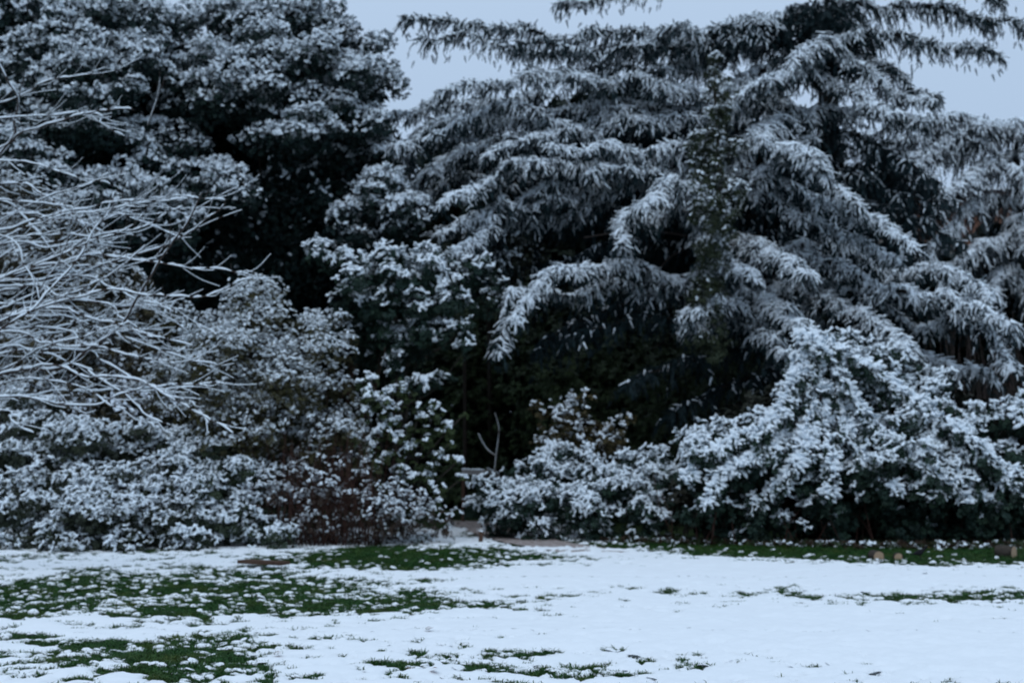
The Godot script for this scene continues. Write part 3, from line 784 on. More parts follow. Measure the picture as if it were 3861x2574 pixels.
# ---------------------------------------------------------------- the cedar
func make_cedar() -> void:
	var cedar := thing("cedar_tree", "huge spreading cedar with drooping snow laden boughs on the right", "tree", Vector3(12.19, 0, -53.33))
	var foot := cedar.position
	var top := Vector3(9.67, 19.25, -36)
	trunk(cedar, foot, top, 0.62, [], M.bark_dark)
	var tint := Color(0.018, 0.038, 0.044)
	# upper boughs seen against the sky, little snow on the side turned to us
	for l in [[Vector3(8.66, 13.91, -34), Vector3(6.17, 13.51, -33.5), Vector3(3.76, 13.16, -33), Vector3(1.76, 12.84, -32.5), Vector3(0.27, 12.86, -32), Vector3(-1.06, 12.82, -31.5), Vector3(-2.63, 12.69, -31)], [Vector3(9.11, 16.95, -35), Vector3(6.44, 16.21, -34.75), Vector3(4.31, 15.22, -34.5), Vector3(2.95, 14.65, -34.25), Vector3(1.37, 14.28, -34)], [Vector3(7.46, 13.54, -34), Vector3(5.5, 13.02, -33.75), Vector3(3.57, 12.76, -33.5), Vector3(1.91, 12.5, -33.25), Vector3(0.05, 12.59, -33)], [Vector3(8.72, 13.78, -34), Vector3(9.63, 13.04, -33.25), Vector3(10.78, 12.6, -32.5), Vector3(11.64, 12.18, -31.75), Vector3(12.12, 11.81, -31)], [Vector3(8.85, 14.28, -34), Vector3(10.31, 14.03, -33.5), Vector3(11.67, 13.67, -33), Vector3(12.62, 13.25, -32.5), Vector3(13.33, 13.01, -32)], [Vector3(8.64, 12.92, -34), Vector3(9.52, 12.34, -33.33), Vector3(10.34, 11.54, -32.67), Vector3(10.9, 10.88, -32)], [Vector3(8.87, 15.02, -34), Vector3(10.19, 14.75, -33), Vector3(11.56, 14.11, -32), Vector3(12.28, 13.16, -31)]]:
		bough(cedar, l, 1.15, 0.75, 0.75, 1.9, tint, 0.15, 0.1)
		if l[-1].x < 3.0 and l[-1].y < 13.0:
			bough(cedar, l.slice(1).map(func(p): return p + Vector3(0.4, -0.55, 0.2)), 1.0, 0.85, 0.6, 1.2, tint, 0.15, 0.04)
	# well covered boughs
	for l in [[Vector3(8.07, 13.91, -34), Vector3(6.65, 13.61, -33.5), Vector3(5.38, 13.16, -33), Vector3(4.39, 12.94, -32.5), Vector3(3.42, 12.37, -32)], [Vector3(7.44, 12.56, -34), Vector3(5.56, 11.79, -33.5), Vector3(4.43, 11.46, -33), Vector3(3.12, 11.63, -32.5), Vector3(1.61, 11.43, -32), Vector3(0.04, 11.3, -31.5), Vector3(-1.8, 10.76, -31)], [Vector3(7.43, 11.82, -34), Vector3(5.59, 11.26, -33.71), Vector3(4.02, 11.23, -33.43), Vector3(2.59, 11.03, -33.14), Vector3(0.85, 10.75, -32.86), Vector3(-1.09, 10.6, -32.57), Vector3(-2.21, 10.16, -32.29), Vector3(-3.02, 9.57, -32)], [Vector3(6.82, 11.22, -34), Vector3(4.94, 10.81, -33.4), Vector3(3.14, 10.53, -32.8), Vector3(1.73, 10.13, -32.2), Vector3(0.48, 9.75, -31.6), Vector3(-0.6, 9.26, -31)], [Vector3(7.39, 10.25, -34), Vector3(5.33, 9.82, -33), Vector3(3.39, 9.63, -32), Vector3(2.2, 9.43, -31), Vector3(0.98, 9.14, -30)], [Vector3(5.33, 9.76, -33), Vector3(3.44, 9.5, -32.5), Vector3(2.27, 9.22, -32), Vector3(0.81, 9.14, -31.5), Vector3(-0.17, 8.88, -31), Vector3(-1.02, 8.33, -30.5), Vector3(-1.67, 7.64, -30)], [Vector3(3.14, 8.94, -33), Vector3(1.63, 8.77, -32.5), Vector3(0.27, 8.32, -32), Vector3(-0.83, 7.94, -31.5), Vector3(-1.67, 7.35, -31)], [Vector3(6.01, 9.17, -33), Vector3(4.82, 8.61, -32), Vector3(4.14, 8.47, -31), Vector3(3.48, 8.06, -30), Vector3(2.96, 7.46, -29)], [Vector3(4.63, 9, -33), Vector3(4.78, 8.17, -31), Vector3(4.66, 7.34, -29)],
		[Vector3(9.27, 13.26, -33.2), Vector3(8.06, 12.45, -32.63), Vector3(7.01, 11.7, -32.07), Vector3(5.77, 10.79, -31.5)], [Vector3(8.21, 12.96, -33.2), Vector3(9, 12.15, -32.73), Vector3(9.98, 11.25, -32.27), Vector3(10.71, 10.65, -31.8)], [Vector3(7.91, 12.12, -33), Vector3(8.7, 11.5, -32.53), Vector3(9.35, 10.78, -32.07), Vector3(9.76, 10.4, -31.6)],
		[Vector3(0.91, 11.94, -35), Vector3(-1.17, 11.7, -34.75), Vector3(-2.6, 11.42, -34.5), Vector3(-3.42, 11.14, -34.25), Vector3(-3.75, 10.61, -34)], [Vector3(-0.32, 11.31, -35), Vector3(-2.01, 10.97, -34.67), Vector3(-2.94, 10.39, -34.33), Vector3(-3.5, 9.4, -34)], [Vector3(0.28, 10.25, -34), Vector3(-1.36, 9.92, -33.67), Vector3(-2.27, 9.25, -33.33), Vector3(-2.82, 8.36, -33)],
		[Vector3(7.69, 7.32, -33), Vector3(6.1, 6.88, -32.44), Vector3(4.66, 6.43, -31.88), Vector3(3.82, 6.24, -31.31), Vector3(2.91, 6.5, -30.75), Vector3(2.23, 6.39, -30.19), Vector3(1.27, 6.19, -29.62), Vector3(0.64, 5.82, -29.06), Vector3(0.04, 4.8, -28.5)], [Vector3(7.33, 6.28, -33), Vector3(5.9, 5.76, -31.5), Vector3(5.1, 5.44, -30), Vector3(4.16, 5.15, -28.5)],
		[Vector3(6.19, 6.05, -33), Vector3(6.29, 5.51, -30.75), Vector3(6.41, 4.85, -28.5)], [Vector3(7.08, 10.7, -33), Vector3(6.23, 9.88, -31.67), Vector3(6.81, 9.31, -30.33), Vector3(7.3, 8.31, -29)], [Vector3(5.9, 9.41, -33), Vector3(6.54, 8.88, -32.2), Vector3(7.46, 8.45, -31.4), Vector3(8.21, 7.78, -30.6), Vector3(8.91, 7.13, -29.8), Vector3(9.17, 6.57, -29)], [Vector3(6.01, 8.82, -33), Vector3(6.98, 8.21, -32.25), Vector3(7.9, 7.5, -31.5), Vector3(8.76, 6.93, -30.75), Vector3(9.16, 6.38, -30)], [Vector3(5.98, 7.55, -33), Vector3(6.21, 6.82, -30.75), Vector3(6.63, 5.99, -28.5)], [Vector3(7.12, 7.2, -33), Vector3(8.04, 6.72, -32.17), Vector3(8.9, 6.04, -31.33), Vector3(9.61, 5.69, -30.5), Vector3(10.36, 5.48, -29.67), Vector3(10.95, 5.04, -28.83), Vector3(11.19, 4.41, -28)], [Vector3(7.67, 6.28, -33), Vector3(8.11, 5.54, -31.67), Vector3(8.7, 4.96, -30.33), Vector3(9, 4.21, -29)], [Vector3(8.26, 7.32, -33), Vector3(9.8, 6.55, -32.12), Vector3(10.51, 6.6, -31.25), Vector3(10.94, 6.01, -30.38), Vector3(11.22, 5.6, -29.5)], [Vector3(6.82, 11.46, -34), Vector3(7.89, 10.93, -33.5), Vector3(8.93, 11.05, -33), Vector3(9.92, 10.79, -32.5), Vector3(10.54, 10.19, -32)], [Vector3(8.2, 4.79, -33), Vector3(9.6, 4.59, -32), Vector3(10.67, 4.07, -31), Vector3(11.34, 3.63, -30)]]:
		bough(cedar, l, 1.15, 0.7, 1.6, 2.1, tint, 0.15, 0.09)
		var mid: Vector3 = l[l.size() / 2]
		if mid.x > 7.3 and mid.y > 7.2:
			continue
		var d := Vector3(rng.randf_range(-0.8, 0.8), rng.randf_range(-0.95, -0.35), rng.randf_range(-0.9, -0.2))
		bough(cedar, l.map(func(p): return p + d + Vector3(rng.randf_range(-0.3, 0.3), rng.randf_range(-0.3, 0.3), rng.randf_range(-0.3, 0.3))), 1.1, 0.75, 1.1, 1.6, tint, 0.15, 0.05)
	# dim boughs in the middle right and in the shade
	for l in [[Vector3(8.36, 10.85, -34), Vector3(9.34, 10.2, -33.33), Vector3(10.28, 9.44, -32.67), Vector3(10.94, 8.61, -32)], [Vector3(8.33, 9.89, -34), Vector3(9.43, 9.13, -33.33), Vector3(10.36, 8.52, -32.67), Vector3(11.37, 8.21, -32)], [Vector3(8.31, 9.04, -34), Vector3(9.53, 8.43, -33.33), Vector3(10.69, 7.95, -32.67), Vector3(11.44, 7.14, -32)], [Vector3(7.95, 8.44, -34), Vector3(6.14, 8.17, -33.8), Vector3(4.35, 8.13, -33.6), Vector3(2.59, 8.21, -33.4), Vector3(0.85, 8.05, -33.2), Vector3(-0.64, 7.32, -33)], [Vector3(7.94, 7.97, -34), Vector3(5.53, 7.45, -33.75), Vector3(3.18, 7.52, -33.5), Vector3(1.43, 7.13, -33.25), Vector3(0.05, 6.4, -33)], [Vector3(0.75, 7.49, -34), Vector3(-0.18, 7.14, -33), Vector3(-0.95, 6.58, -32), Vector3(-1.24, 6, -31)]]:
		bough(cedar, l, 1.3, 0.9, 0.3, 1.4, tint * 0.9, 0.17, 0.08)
	# lowest boughs, deep in the shade
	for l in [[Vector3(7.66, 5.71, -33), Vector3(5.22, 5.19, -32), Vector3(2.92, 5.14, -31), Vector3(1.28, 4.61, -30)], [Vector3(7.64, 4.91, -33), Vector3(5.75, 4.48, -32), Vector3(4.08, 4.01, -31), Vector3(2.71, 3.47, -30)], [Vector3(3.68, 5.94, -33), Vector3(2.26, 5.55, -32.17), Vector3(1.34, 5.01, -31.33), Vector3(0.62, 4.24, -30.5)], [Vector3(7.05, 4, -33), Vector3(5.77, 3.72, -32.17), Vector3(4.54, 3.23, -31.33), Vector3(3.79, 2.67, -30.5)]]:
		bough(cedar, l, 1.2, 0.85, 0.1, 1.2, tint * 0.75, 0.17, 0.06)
	for l in [[Vector3(7.56, 6.4, -33), Vector3(6.11, 7.06, -32.5), Vector3(4.69, 7.31, -32), Vector3(3.21, 7.39, -31.5), Vector3(1.76, 7.13, -31)], [Vector3(6.66, 6.97, -33), Vector3(5.38, 6.29, -32.25), Vector3(4.38, 5.52, -31.5)], [Vector3(5.07, 7.46, -33), Vector3(4.06, 6.85, -32.25), Vector3(3.52, 6.18, -31.5)], [Vector3(7.77, 5.54, -33.5), Vector3(6.29, 5.71, -33), Vector3(4.74, 5.19, -32.5), Vector3(3.56, 4.48, -32)]]:
		var dead := begin()
		tube(dead, curve_points(l, 0.3).map(func(p): return p - foot), 0.045, 0.012, 5, 0.1)
		obj("dead_limb", mesh_of(dead), M.twig, cedar)
	var g := Scatter.new()
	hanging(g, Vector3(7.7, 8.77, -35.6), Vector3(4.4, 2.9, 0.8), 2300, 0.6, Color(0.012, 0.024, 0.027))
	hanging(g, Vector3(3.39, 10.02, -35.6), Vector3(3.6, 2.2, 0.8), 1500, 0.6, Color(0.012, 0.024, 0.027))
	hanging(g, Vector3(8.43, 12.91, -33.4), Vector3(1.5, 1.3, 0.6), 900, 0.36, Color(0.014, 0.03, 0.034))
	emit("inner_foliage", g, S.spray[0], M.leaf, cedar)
	leafy("columnar_conifer", "narrow olive green column of foliage rising in front of the cedar", "tree", Vector3(6.56, 0, -41.29),
		[[Vector3(4.55, 10.32, -28), 0.29, 0.34, 0.6], [Vector3(4.6, 9.77, -28), 0.4, 0.38, 0.6], [Vector3(4.55, 9.22, -28), 0.44, 0.4, 0.6], [Vector3(4.51, 8.67, -28), 0.48, 0.42, 0.6], [Vector3(4.57, 8.13, -28), 0.52, 0.44, 0.6], [Vector3(4.51, 7.58, -28), 0.54, 0.44, 0.6], [Vector3(4.55, 7.04, -28), 0.52, 0.44, 0.3], [Vector3(4.54, 6.5, -28.3), 0.44, 0.44, 0.2], [Vector3(4.61, 5.94, -28.5), 0.45, 0.44, 0.1], [Vector3(4.55, 5.25, -28.5), 0.45, 0.49, 0.1], [Vector3(4.54, 4.36, -28.5), 0.45, 0.58, 0.05]],
		Color(0.034, 0.045, 0.024), S.small, 0.12, 1.2, [Vector3(4.84, 10.53, -29.7), 0.1, 99])

# ---------------------------------------------------------------- shrubs
func make_shrubs() -> void:
	var olive := Color(0.062, 0.058, 0.026)
	var laurel := Color(0.02, 0.039, 0.028)
	# drooping laurel between the oak and the cedar
	leafy("laurel_tree", "drooping broadleaf evergreen with thick snow pads left of the dark gap", "tree", Vector3(-3.24, 0, -34.67),
		[[Vector3(-4.17, 6.22, -29), 0.45, 0.34, 1], [Vector3(-3.26, 5.81, -29), 0.79, 0.36, 1], [Vector3(-2.46, 5.71, -29), 0.69, 0.34, 1], [Vector3(-1.79, 5.99, -29.5), 0.55, 0.44, 1], [Vector3(-1.46, 5.31, -29), 0.5, 0.44, 1], [Vector3(-3.05, 5.06, -29), 0.59, 0.36, 1], [Vector3(-2.16, 5.11, -29), 0.56, 0.36, 1], [Vector3(-1.29, 4.47, -28.6), 0.39, 0.35, 1], [Vector3(-1.95, 4.66, -29), 0.5, 0.4, 1], [Vector3(-2.75, 4.31, -29), 0.48, 0.4, 1], [Vector3(-2.64, 3.71, -29), 0.34, 0.36, 1], [Vector3(-2.07, 3.39, -28.7), 0.33, 0.24, 1], [Vector3(-3.76, 5.31, -29), 0.5, 0.44, 1], [Vector3(-1.63, 3.49, -28.7), 0.22, 0.2, 1], [Vector3(-1.04, 4.16, -28.5), 0.21, 0.18, 1], [Vector3(-0.89, 5.96, -30), 0.51, 0.31, 0.7], [Vector3(-0.58, 5.44, -30), 0.51, 0.35, 0.5], [Vector3(-3.23, 4.48, -29.8), 0.61, 0.51, 0.3], [Vector3(-2.45, 4.31, -30.2), 0.62, 0.62, 0.2], [Vector3(-4, 4.65, -29.4), 0.6, 0.5, 0.6]],
		laurel, S.laurel, 0.15, 0.75, [Vector3(-2.86, 5.96, -30), 0.12, 2], "", 0.45)
	var pale := leafy("privet_tree", "greyish lightly snowed foliage between the laurel and the cedar boughs", "tree", Vector3(-0.63, 0, -40.58),
		[[Vector3(-0.98, 7.32, -33), 0.68, 0.45, 0.7], [Vector3(-0.3, 6.86, -33), 0.68, 0.45, 0.7], [Vector3(-1.32, 6.74, -33), 0.56, 0.45, 0.7], [Vector3(0.16, 6.17, -33), 0.56, 0.45, 0.7], [Vector3(-1.89, 7.32, -33), 0.45, 0.45, 0.7], [Vector3(-0.64, 6.4, -33), 0.68, 0.41, 0.7], [Vector3(0.27, 7.2, -33), 0.56, 0.45, 0.4]],
		Color(0.04, 0.045, 0.03), S.small, 0.15, 0.8, [Vector3(-0.65, 7.17, -33.5), 0.1, 3])
	# the big twiggy olive shrub
	var big := leafy("olive_leaved_shrub", "large round shrub with small olive leaves each dotted with snow", "shrub", Vector3(-4.93, 0, -29.34),
		[[Vector3(-6.48, 4.41, -27.1), 0.83, 0.56, 1.7], [Vector3(-5.44, 4.59, -27), 0.92, 0.55, 1.7], [Vector3(-5.59, 3.53, -26.5), 1.18, 0.82, 1.7], [Vector3(-4.41, 3.53, -26.5), 1, 0.82, 1.7], [Vector3(-3.68, 3.07, -26.5), 0.72, 0.82, 1.7], [Vector3(-6.68, 3.28, -26.9), 0.83, 0.74, 1.7], [Vector3(-4.85, 2.53, -26.5), 1.27, 0.72, 1.7], [Vector3(-3.76, 2.08, -26.5), 0.82, 0.63, 1.7], [Vector3(-5.93, 2.53, -26.5), 0.82, 0.54, 1.7], [Vector3(-3.22, 2.53, -26.5), 0.45, 0.54, 1.7], [Vector3(-4.06, 4.41, -27.1), 0.46, 0.46, 1.7], [Vector3(-5.75, 4.97, -27.1), 0.37, 0.24, 1.7], [Vector3(-5, 4.97, -27.1), 0.28, 0.24, 1.7], [Vector3(-4.44, 4.6, -27.1), 0.28, 0.37, 1.7], [Vector3(-3.51, 3.8, -26.5), 0.36, 0.45, 1.7], [Vector3(-6.92, 2.54, -26.8), 0.55, 0.46, 0.6], [Vector3(-5.23, 1.72, -26.7), 0.55, 0.37, 0.5], [Vector3(-3.19, 1.63, -26.3), 0.45, 0.45, 0.6]],
		olive, S.small, 0.092, 0.62, [], "", 0.6)
	var pairs := []
	for i in 46:
		var a := big.position + Vector3(rng.randf_range(-1.1, 1.3), 0, rng.randf_range(-0.7, 0.9))
		pairs.append([a, Vector3(a.x + (a.x - big.position.x) * 0.9 + rng.randf_range(-0.3, 0.3), rng.randf_range(2.2, 4.2), a.z + rng.randf_range(-0.4, 0.4))])
	stems(big, pairs, M.stem, 0.018)
	pairs = []
	for i in 70:
		var a := big.position + Vector3(rng.randf_range(-2.2, 1.4), rng.randf_range(2.6, 3.7), rng.randf_range(-0.3, 0.9))
		pairs.append([a, a + Vector3(rng.randf_range(-0.25, 0.25), rng.randf_range(0.5, 1.0), rng.randf_range(-0.1, 0.1))])
	stems(big, pairs, M.stem, 0.006)
	# loose brown twigs with snow dots at the foot of the shrub
	var low := leafy("brown_twiggy_shrub", "low reddish brown twiggy shrub with scattered snow dots below the round olive one", "shrub", Vector3(-4.19, 0, -27.17),
		[[Vector3(-4.57, 1.02, -25.6), 0.7, 0.44, 1.2], [Vector3(-3.79, 0.85, -25.6), 0.79, 0.52, 1.2], [Vector3(-3.01, 0.85, -25.6), 0.61, 0.52, 1.2], [Vector3(-2.4, 0.68, -25.6), 0.61, 0.44, 1.2], [Vector3(-1.7, 0.59, -25.6), 0.52, 0.4, 1.2], [Vector3(-4.21, 0.42, -25.6), 0.7, 0.26, 1.2], [Vector3(-2.74, 0.42, -25.6), 0.79, 0.23, 1.2], [Vector3(-5, 0.85, -25.6), 0.44, 0.44, 1.2], [Vector3(-1.27, 0.5, -25.6), 0.35, 0.35, 1.2]],
		Color(0.05, 0.034, 0.026), S.small, 0.1, 0.4, [], "", 0.8)
	pairs = []
	for i in 80:
		var a := low.position + Vector3(rng.randf_range(-1.3, 2.0), 0, rng.randf_range(-0.5, 0.3))
		pairs.append([a, a + Vector3(rng.randf_range(-0.3, 0.3), rng.randf_range(0.7, 1.9), rng.randf_range(-0.2, 0.2))])
	stems(low, pairs, M.stem, 0.011)
	pairs = []
	for i in 150:
		var a := Vector3(rng.randf_range(-4.7, -2.6), 0, rng.randf_range(-25.8, -24.9))
		pairs.append([a, a + Vector3(rng.randf_range(-0.5, 0.5), rng.randf_range(0.9, 2.4), rng.randf_range(-0.3, 0.3))])
	stems(low, pairs, M.stem, 0.01)
	# slender young tree with snow balls
	var young := leafy("young_tree", "slender young tree with round snow balls on its leaf clusters beside the gap", "tree", Vector3(-2.33, 0, -27.48),
		[[Vector3(-2.45, 3.04, -26), 0.27, 0.21, 1], [Vector3(-2.72, 2.78, -26), 0.3, 0.23, 1], [Vector3(-2.94, 3.33, -26.3), 0.27, 0.2, 1], [Vector3(-2.1, 3, -26), 0.16, 0.16, 1], [Vector3(-1.92, 2.51, -26), 0.2, 0.16, 1], [Vector3(-1.56, 2.6, -26), 0.23, 0.18, 1], [Vector3(-1.29, 2.29, -26), 0.21, 0.16, 1], [Vector3(-2.45, 2.42, -26), 0.23, 0.18, 1], [Vector3(-2.18, 2.16, -26), 0.21, 0.16, 1], [Vector3(-2.71, 2.16, -26), 0.23, 0.18, 1], [Vector3(-1.74, 2.07, -26), 0.2, 0.16, 1], [Vector3(-1.47, 1.72, -26), 0.18, 0.14, 1], [Vector3(-0.96, 2.6, -26), 0.11, 0.11, 1], [Vector3(-2.98, 2.6, -26), 0.2, 0.2, 1], [Vector3(-1.91, 1.63, -26), 0.2, 0.16, 1], [Vector3(-2.44, 1.72, -26), 0.23, 0.18, 1], [Vector3(-1.16, 1.58, -26), 0.16, 0.14, 1], [Vector3(-2.17, 1.28, -26), 0.23, 0.16, 1], [Vector3(-1.69, 1.28, -26), 0.18, 0.14, 1], [Vector3(-2.61, 1.19, -26), 0.23, 0.16, 1], [Vector3(-1.47, 1.01, -26), 0.21, 0.16, 1], [Vector3(-2.88, 1.63, -26), 0.21, 0.18, 1], [Vector3(-1.99, 0.84, -26), 0.25, 0.16, 1], [Vector3(-3.15, 2.07, -26), 0.2, 0.18, 1], [Vector3(-1.29, 1.98, -26), 0.12, 0.11, 1], [Vector3(-2.37, 3.31, -26), 0.18, 0.14, 1], [Vector3(-2.54, 2.69, -26), 0.2, 0.16, 1], [Vector3(-2.27, 2.73, -26), 0.14, 0.12, 1], [Vector3(-1.78, 2.29, -26), 0.16, 0.12, 1], [Vector3(-2.8, 1.89, -26), 0.18, 0.16, 1], [Vector3(-2.4, 2.07, -26), 0.16, 0.14, 1], [Vector3(-2.09, 1.85, -26), 0.18, 0.14, 1], [Vector3(-1.64, 1.5, -26), 0.16, 0.12, 1], [Vector3(-2.26, 1.45, -26), 0.18, 0.14, 1], [Vector3(-2.71, 1.45, -26), 0.18, 0.16, 1], [Vector3(-2.44, 0.93, -26), 0.21, 0.16, 1], [Vector3(-1.81, 0.49, -26), 0.23, 0.14, 1], [Vector3(-1.55, 0.71, -26), 0.18, 0.14, 1], [Vector3(-2.26, 0.49, -26), 0.23, 0.16, 1], [Vector3(-2.61, 0.66, -26), 0.21, 0.16, 1], [Vector3(-1.02, 1.28, -26), 0.14, 0.12, 1], [Vector3(-2.94, 2.96, -26), 0.21, 0.18, 1]],
		Color(0.04, 0.058, 0.022), S.ball, 0.115, 0.8, [Vector3(-2.06, 3.05, -26.1), 0.035, 1], "", 0.5)
	# scrub at the left, heaped with snow
	leafy("bramble_scrub", "low tangled scrub heaped with snow along the left edge of the lawn", "shrub", Vector3(-9.1, 0, -29.34),
		[[Vector3(-10.1, 2.53, -26.5), 0.63, 0.4, 0.82], [Vector3(-9.69, 2.26, -26.4), 0.36, 0.54, 0.82], [Vector3(-10.06, 1.8, -26), 0.71, 0.39, 0.82], [Vector3(-9.34, 1.63, -26), 0.62, 0.36, 0.82], [Vector3(-8.46, 1.72, -26), 0.8, 0.36, 0.82], [Vector3(-7.55, 1.76, -26.2), 0.72, 0.3, 0.82], [Vector3(-6.83, 1.63, -26.2), 0.54, 0.3, 0.82], [Vector3(-9.66, 1.11, -25.5), 0.78, 0.44, 0.82], [Vector3(-8.78, 1.11, -25.7), 0.79, 0.39, 0.82], [Vector3(-7.74, 1.19, -25.7), 0.79, 0.44, 0.82], [Vector3(-6.8, 1.19, -25.8), 0.71, 0.39, 0.82], [Vector3(-9.02, 0.61, -25.2), 0.95, 0.34, 0.82], [Vector3(-7.82, 0.61, -25.2), 0.95, 0.38, 0.82], [Vector3(-6.8, 0.61, -25.2), 0.78, 0.34, 0.82], [Vector3(-9.83, 0.61, -25.1), 0.51, 0.43, 0.8], [Vector3(-9.45, 0.32, -25), 0.6, 0.17, 0.82], [Vector3(-9.05, 0.18, -24.4), 0.5, 0.13, 0.82], [Vector3(-7.68, 0.12, -24), 0.66, 0.11, 0.82], [Vector3(-6.52, 0.15, -24.2), 0.58, 0.11, 0.82], [Vector3(-8.12, 0.06, -23.4), 0.4, 0.07, 0.82], [Vector3(-6.9, 0.04, -23.3), 0.36, 0.06, 0.82], [Vector3(-9.3, 0.07, -23.8), 0.33, 0.08, 0.82], [Vector3(-8.23, 0.28, -24.9), 1.02, 0.19, 0.82], [Vector3(-7.05, 0.27, -24.9), 0.85, 0.17, 0.82]],
		Color(0.036, 0.045, 0.03), S.laurel, 0.1, 0.66, [], "", 0.45)
	leafy("bramble_scrub", "rounded snow heaped bush between the left scrub and the brown twiggy shrub", "shrub", Vector3(-6.71, 0, -29.34),
		[[Vector3(-6.37, 1.37, -25.8), 0.53, 0.35, 0.85], [Vector3(-5.76, 1.45, -25.8), 0.62, 0.35, 0.85], [Vector3(-6.05, 1.02, -25.6), 0.7, 0.35, 0.85], [Vector3(-5.27, 1.19, -25.6), 0.61, 0.38, 0.85], [Vector3(-6.51, 0.86, -25.4), 0.52, 0.31, 0.85], [Vector3(-5.71, 0.6, -25.3), 0.61, 0.31, 0.85], [Vector3(-4.96, 0.68, -25.4), 0.52, 0.38, 0.85], [Vector3(-5.26, 0.35, -25.2), 0.6, 0.21, 0.85], [Vector3(-5.56, 0.15, -24.3), 0.5, 0.11, 0.85], [Vector3(-4.61, 0.17, -24.5), 0.42, 0.11, 0.85], [Vector3(-5.9, 0.08, -23.7), 0.32, 0.07, 0.85], [Vector3(-6.09, 0.36, -25.1), 0.6, 0.19, 0.6], [Vector3(-6.98, 2.08, -26.4), 0.45, 0.32, 0.85], [Vector3(-6.26, 1.99, -26.4), 0.54, 0.32, 0.85]],
		Color(0.032, 0.046, 0.028), S.laurel, 0.1, 0.66, [], "", 0.45)
	# twig hedge seen through the bare branches
	var hedge := leafy("hedge_shrub", "tall yellow brown hedge behind the snow lined bare branches", "shrub", Vector3(-13.51, 0, -37.4),
		[[Vector3(-11.03, 7.24, -28), 0.86, 0.57, 0.75], [Vector3(-10.14, 6.65, -28), 0.86, 0.57, 0.75], [Vector3(-10.99, 6.06, -28), 0.96, 0.67, 0.75], [Vector3(-9.72, 5.67, -28), 0.96, 0.67, 0.75], [Vector3(-10.75, 4.89, -28), 1.05, 0.67, 0.75], [Vector3(-9.21, 4.79, -28), 0.96, 0.57, 0.75], [Vector3(-8.24, 4.5, -28), 0.77, 0.57, 0.75], [Vector3(-10.43, 3.92, -28), 1.05, 0.57, 0.75], [Vector3(-8.98, 3.83, -28), 0.96, 0.57, 0.75], [Vector3(-7.92, 3.64, -28), 0.77, 0.57, 0.75], [Vector3(-10.68, 3.06, -28), 0.96, 0.48, 0.75], [Vector3(-9.34, 3.06, -28), 0.96, 0.42, 0.75], [Vector3(-8.09, 2.87, -28), 0.77, 0.38, 0.75], [Vector3(-8.45, 5.38, -28), 0.57, 0.48, 0.6]],
		Color(0.07, 0.06, 0.035), S.small, 0.1, 0.55, [], "", 0.6)
	# centre: mound of low shrubs and a brown bush behind it
	leafy("snowy_mound_shrub", "low spreading snow covered shrub sloping up from the path below the dark gap", "shrub", Vector3(1.25, 0, -29.89),
		[[Vector3(-0.82, 0.5, -28), 0.31, 0.17, 1], [Vector3(-0.44, 0.62, -28.4), 0.37, 0.21, 1], [Vector3(0.23, 1.05, -28.6), 0.55, 0.29, 1], [Vector3(1.11, 1.39, -28.6), 0.68, 0.39, 1], [Vector3(0.04, 0.69, -27.8), 0.76, 0.44, 1], [Vector3(1.07, 0.79, -27.7), 0.85, 0.51, 1], [Vector3(1.94, 1.06, -28), 0.77, 0.52, 1], [Vector3(2.7, 1.16, -28), 0.77, 0.48, 1], [Vector3(3.37, 1.35, -28), 0.57, 0.42, 1], [Vector3(2.27, 0.52, -27.4), 0.75, 0.37, 1], [Vector3(3.19, 0.71, -27.3), 0.47, 0.5, 1], [Vector3(1.42, 0.3, -27.2), 0.74, 0.22, 1], [Vector3(0.59, 0.34, -27.4), 0.66, 0.22, 1], [Vector3(2.96, 0.31, -27), 0.46, 0.2, 1], [Vector3(-0.34, 0.36, -27.8), 0.38, 0.15, 1]],
		laurel * 0.95, S.laurel, 0.11, 0.7, [], "", 0.5)
	var brown := leafy("brown_leaved_bush", "upright thin bush with brownish leaves and snow rising above the mound", "shrub", Vector3(1.88, 0, -35.98),
		[[Vector3(0.75, 2.73, -29.5), 0.34, 0.34, 0.85], [Vector3(1.45, 2.84, -29.5), 0.4, 0.34, 0.85], [Vector3(1.25, 2.23, -29.5), 0.6, 0.36, 0.85], [Vector3(1.95, 2.23, -29.5), 0.5, 0.34, 0.85], [Vector3(2.25, 2.38, -29.5), 0.4, 0.3, 0.85], [Vector3(2.66, 2.58, -29.5), 0.22, 0.18, 0.85], [Vector3(1.76, 3.14, -29.5), 0.22, 0.2, 0.85], [Vector3(0.84, 2.13, -29.5), 0.4, 0.3, 0.85], [Vector3(1.75, 1.73, -29.5), 0.71, 0.26, 0.4], [Vector3(2.45, 1.93, -29.5), 0.4, 0.24, 0.5], [Vector3(0.54, 2.89, -29.5), 0.18, 0.18, 0.85]],
		Color(0.075, 0.06, 0.028), S.small, 0.13, 0.6, [], "", 0.7)
	pairs = []
	for i in 34:
		var a := brown.position + Vector3(rng.randf_range(-0.7, 0.9), 0, rng.randf_range(-0.4, 0.4))
		pairs.append([a, a + Vector3(rng.randf_range(-0.5, 0.5), rng.randf_range(1.6, 3.1), rng.randf_range(-0.2, 0.2))])
	stems(brown, pairs, M.stem, 0.014)
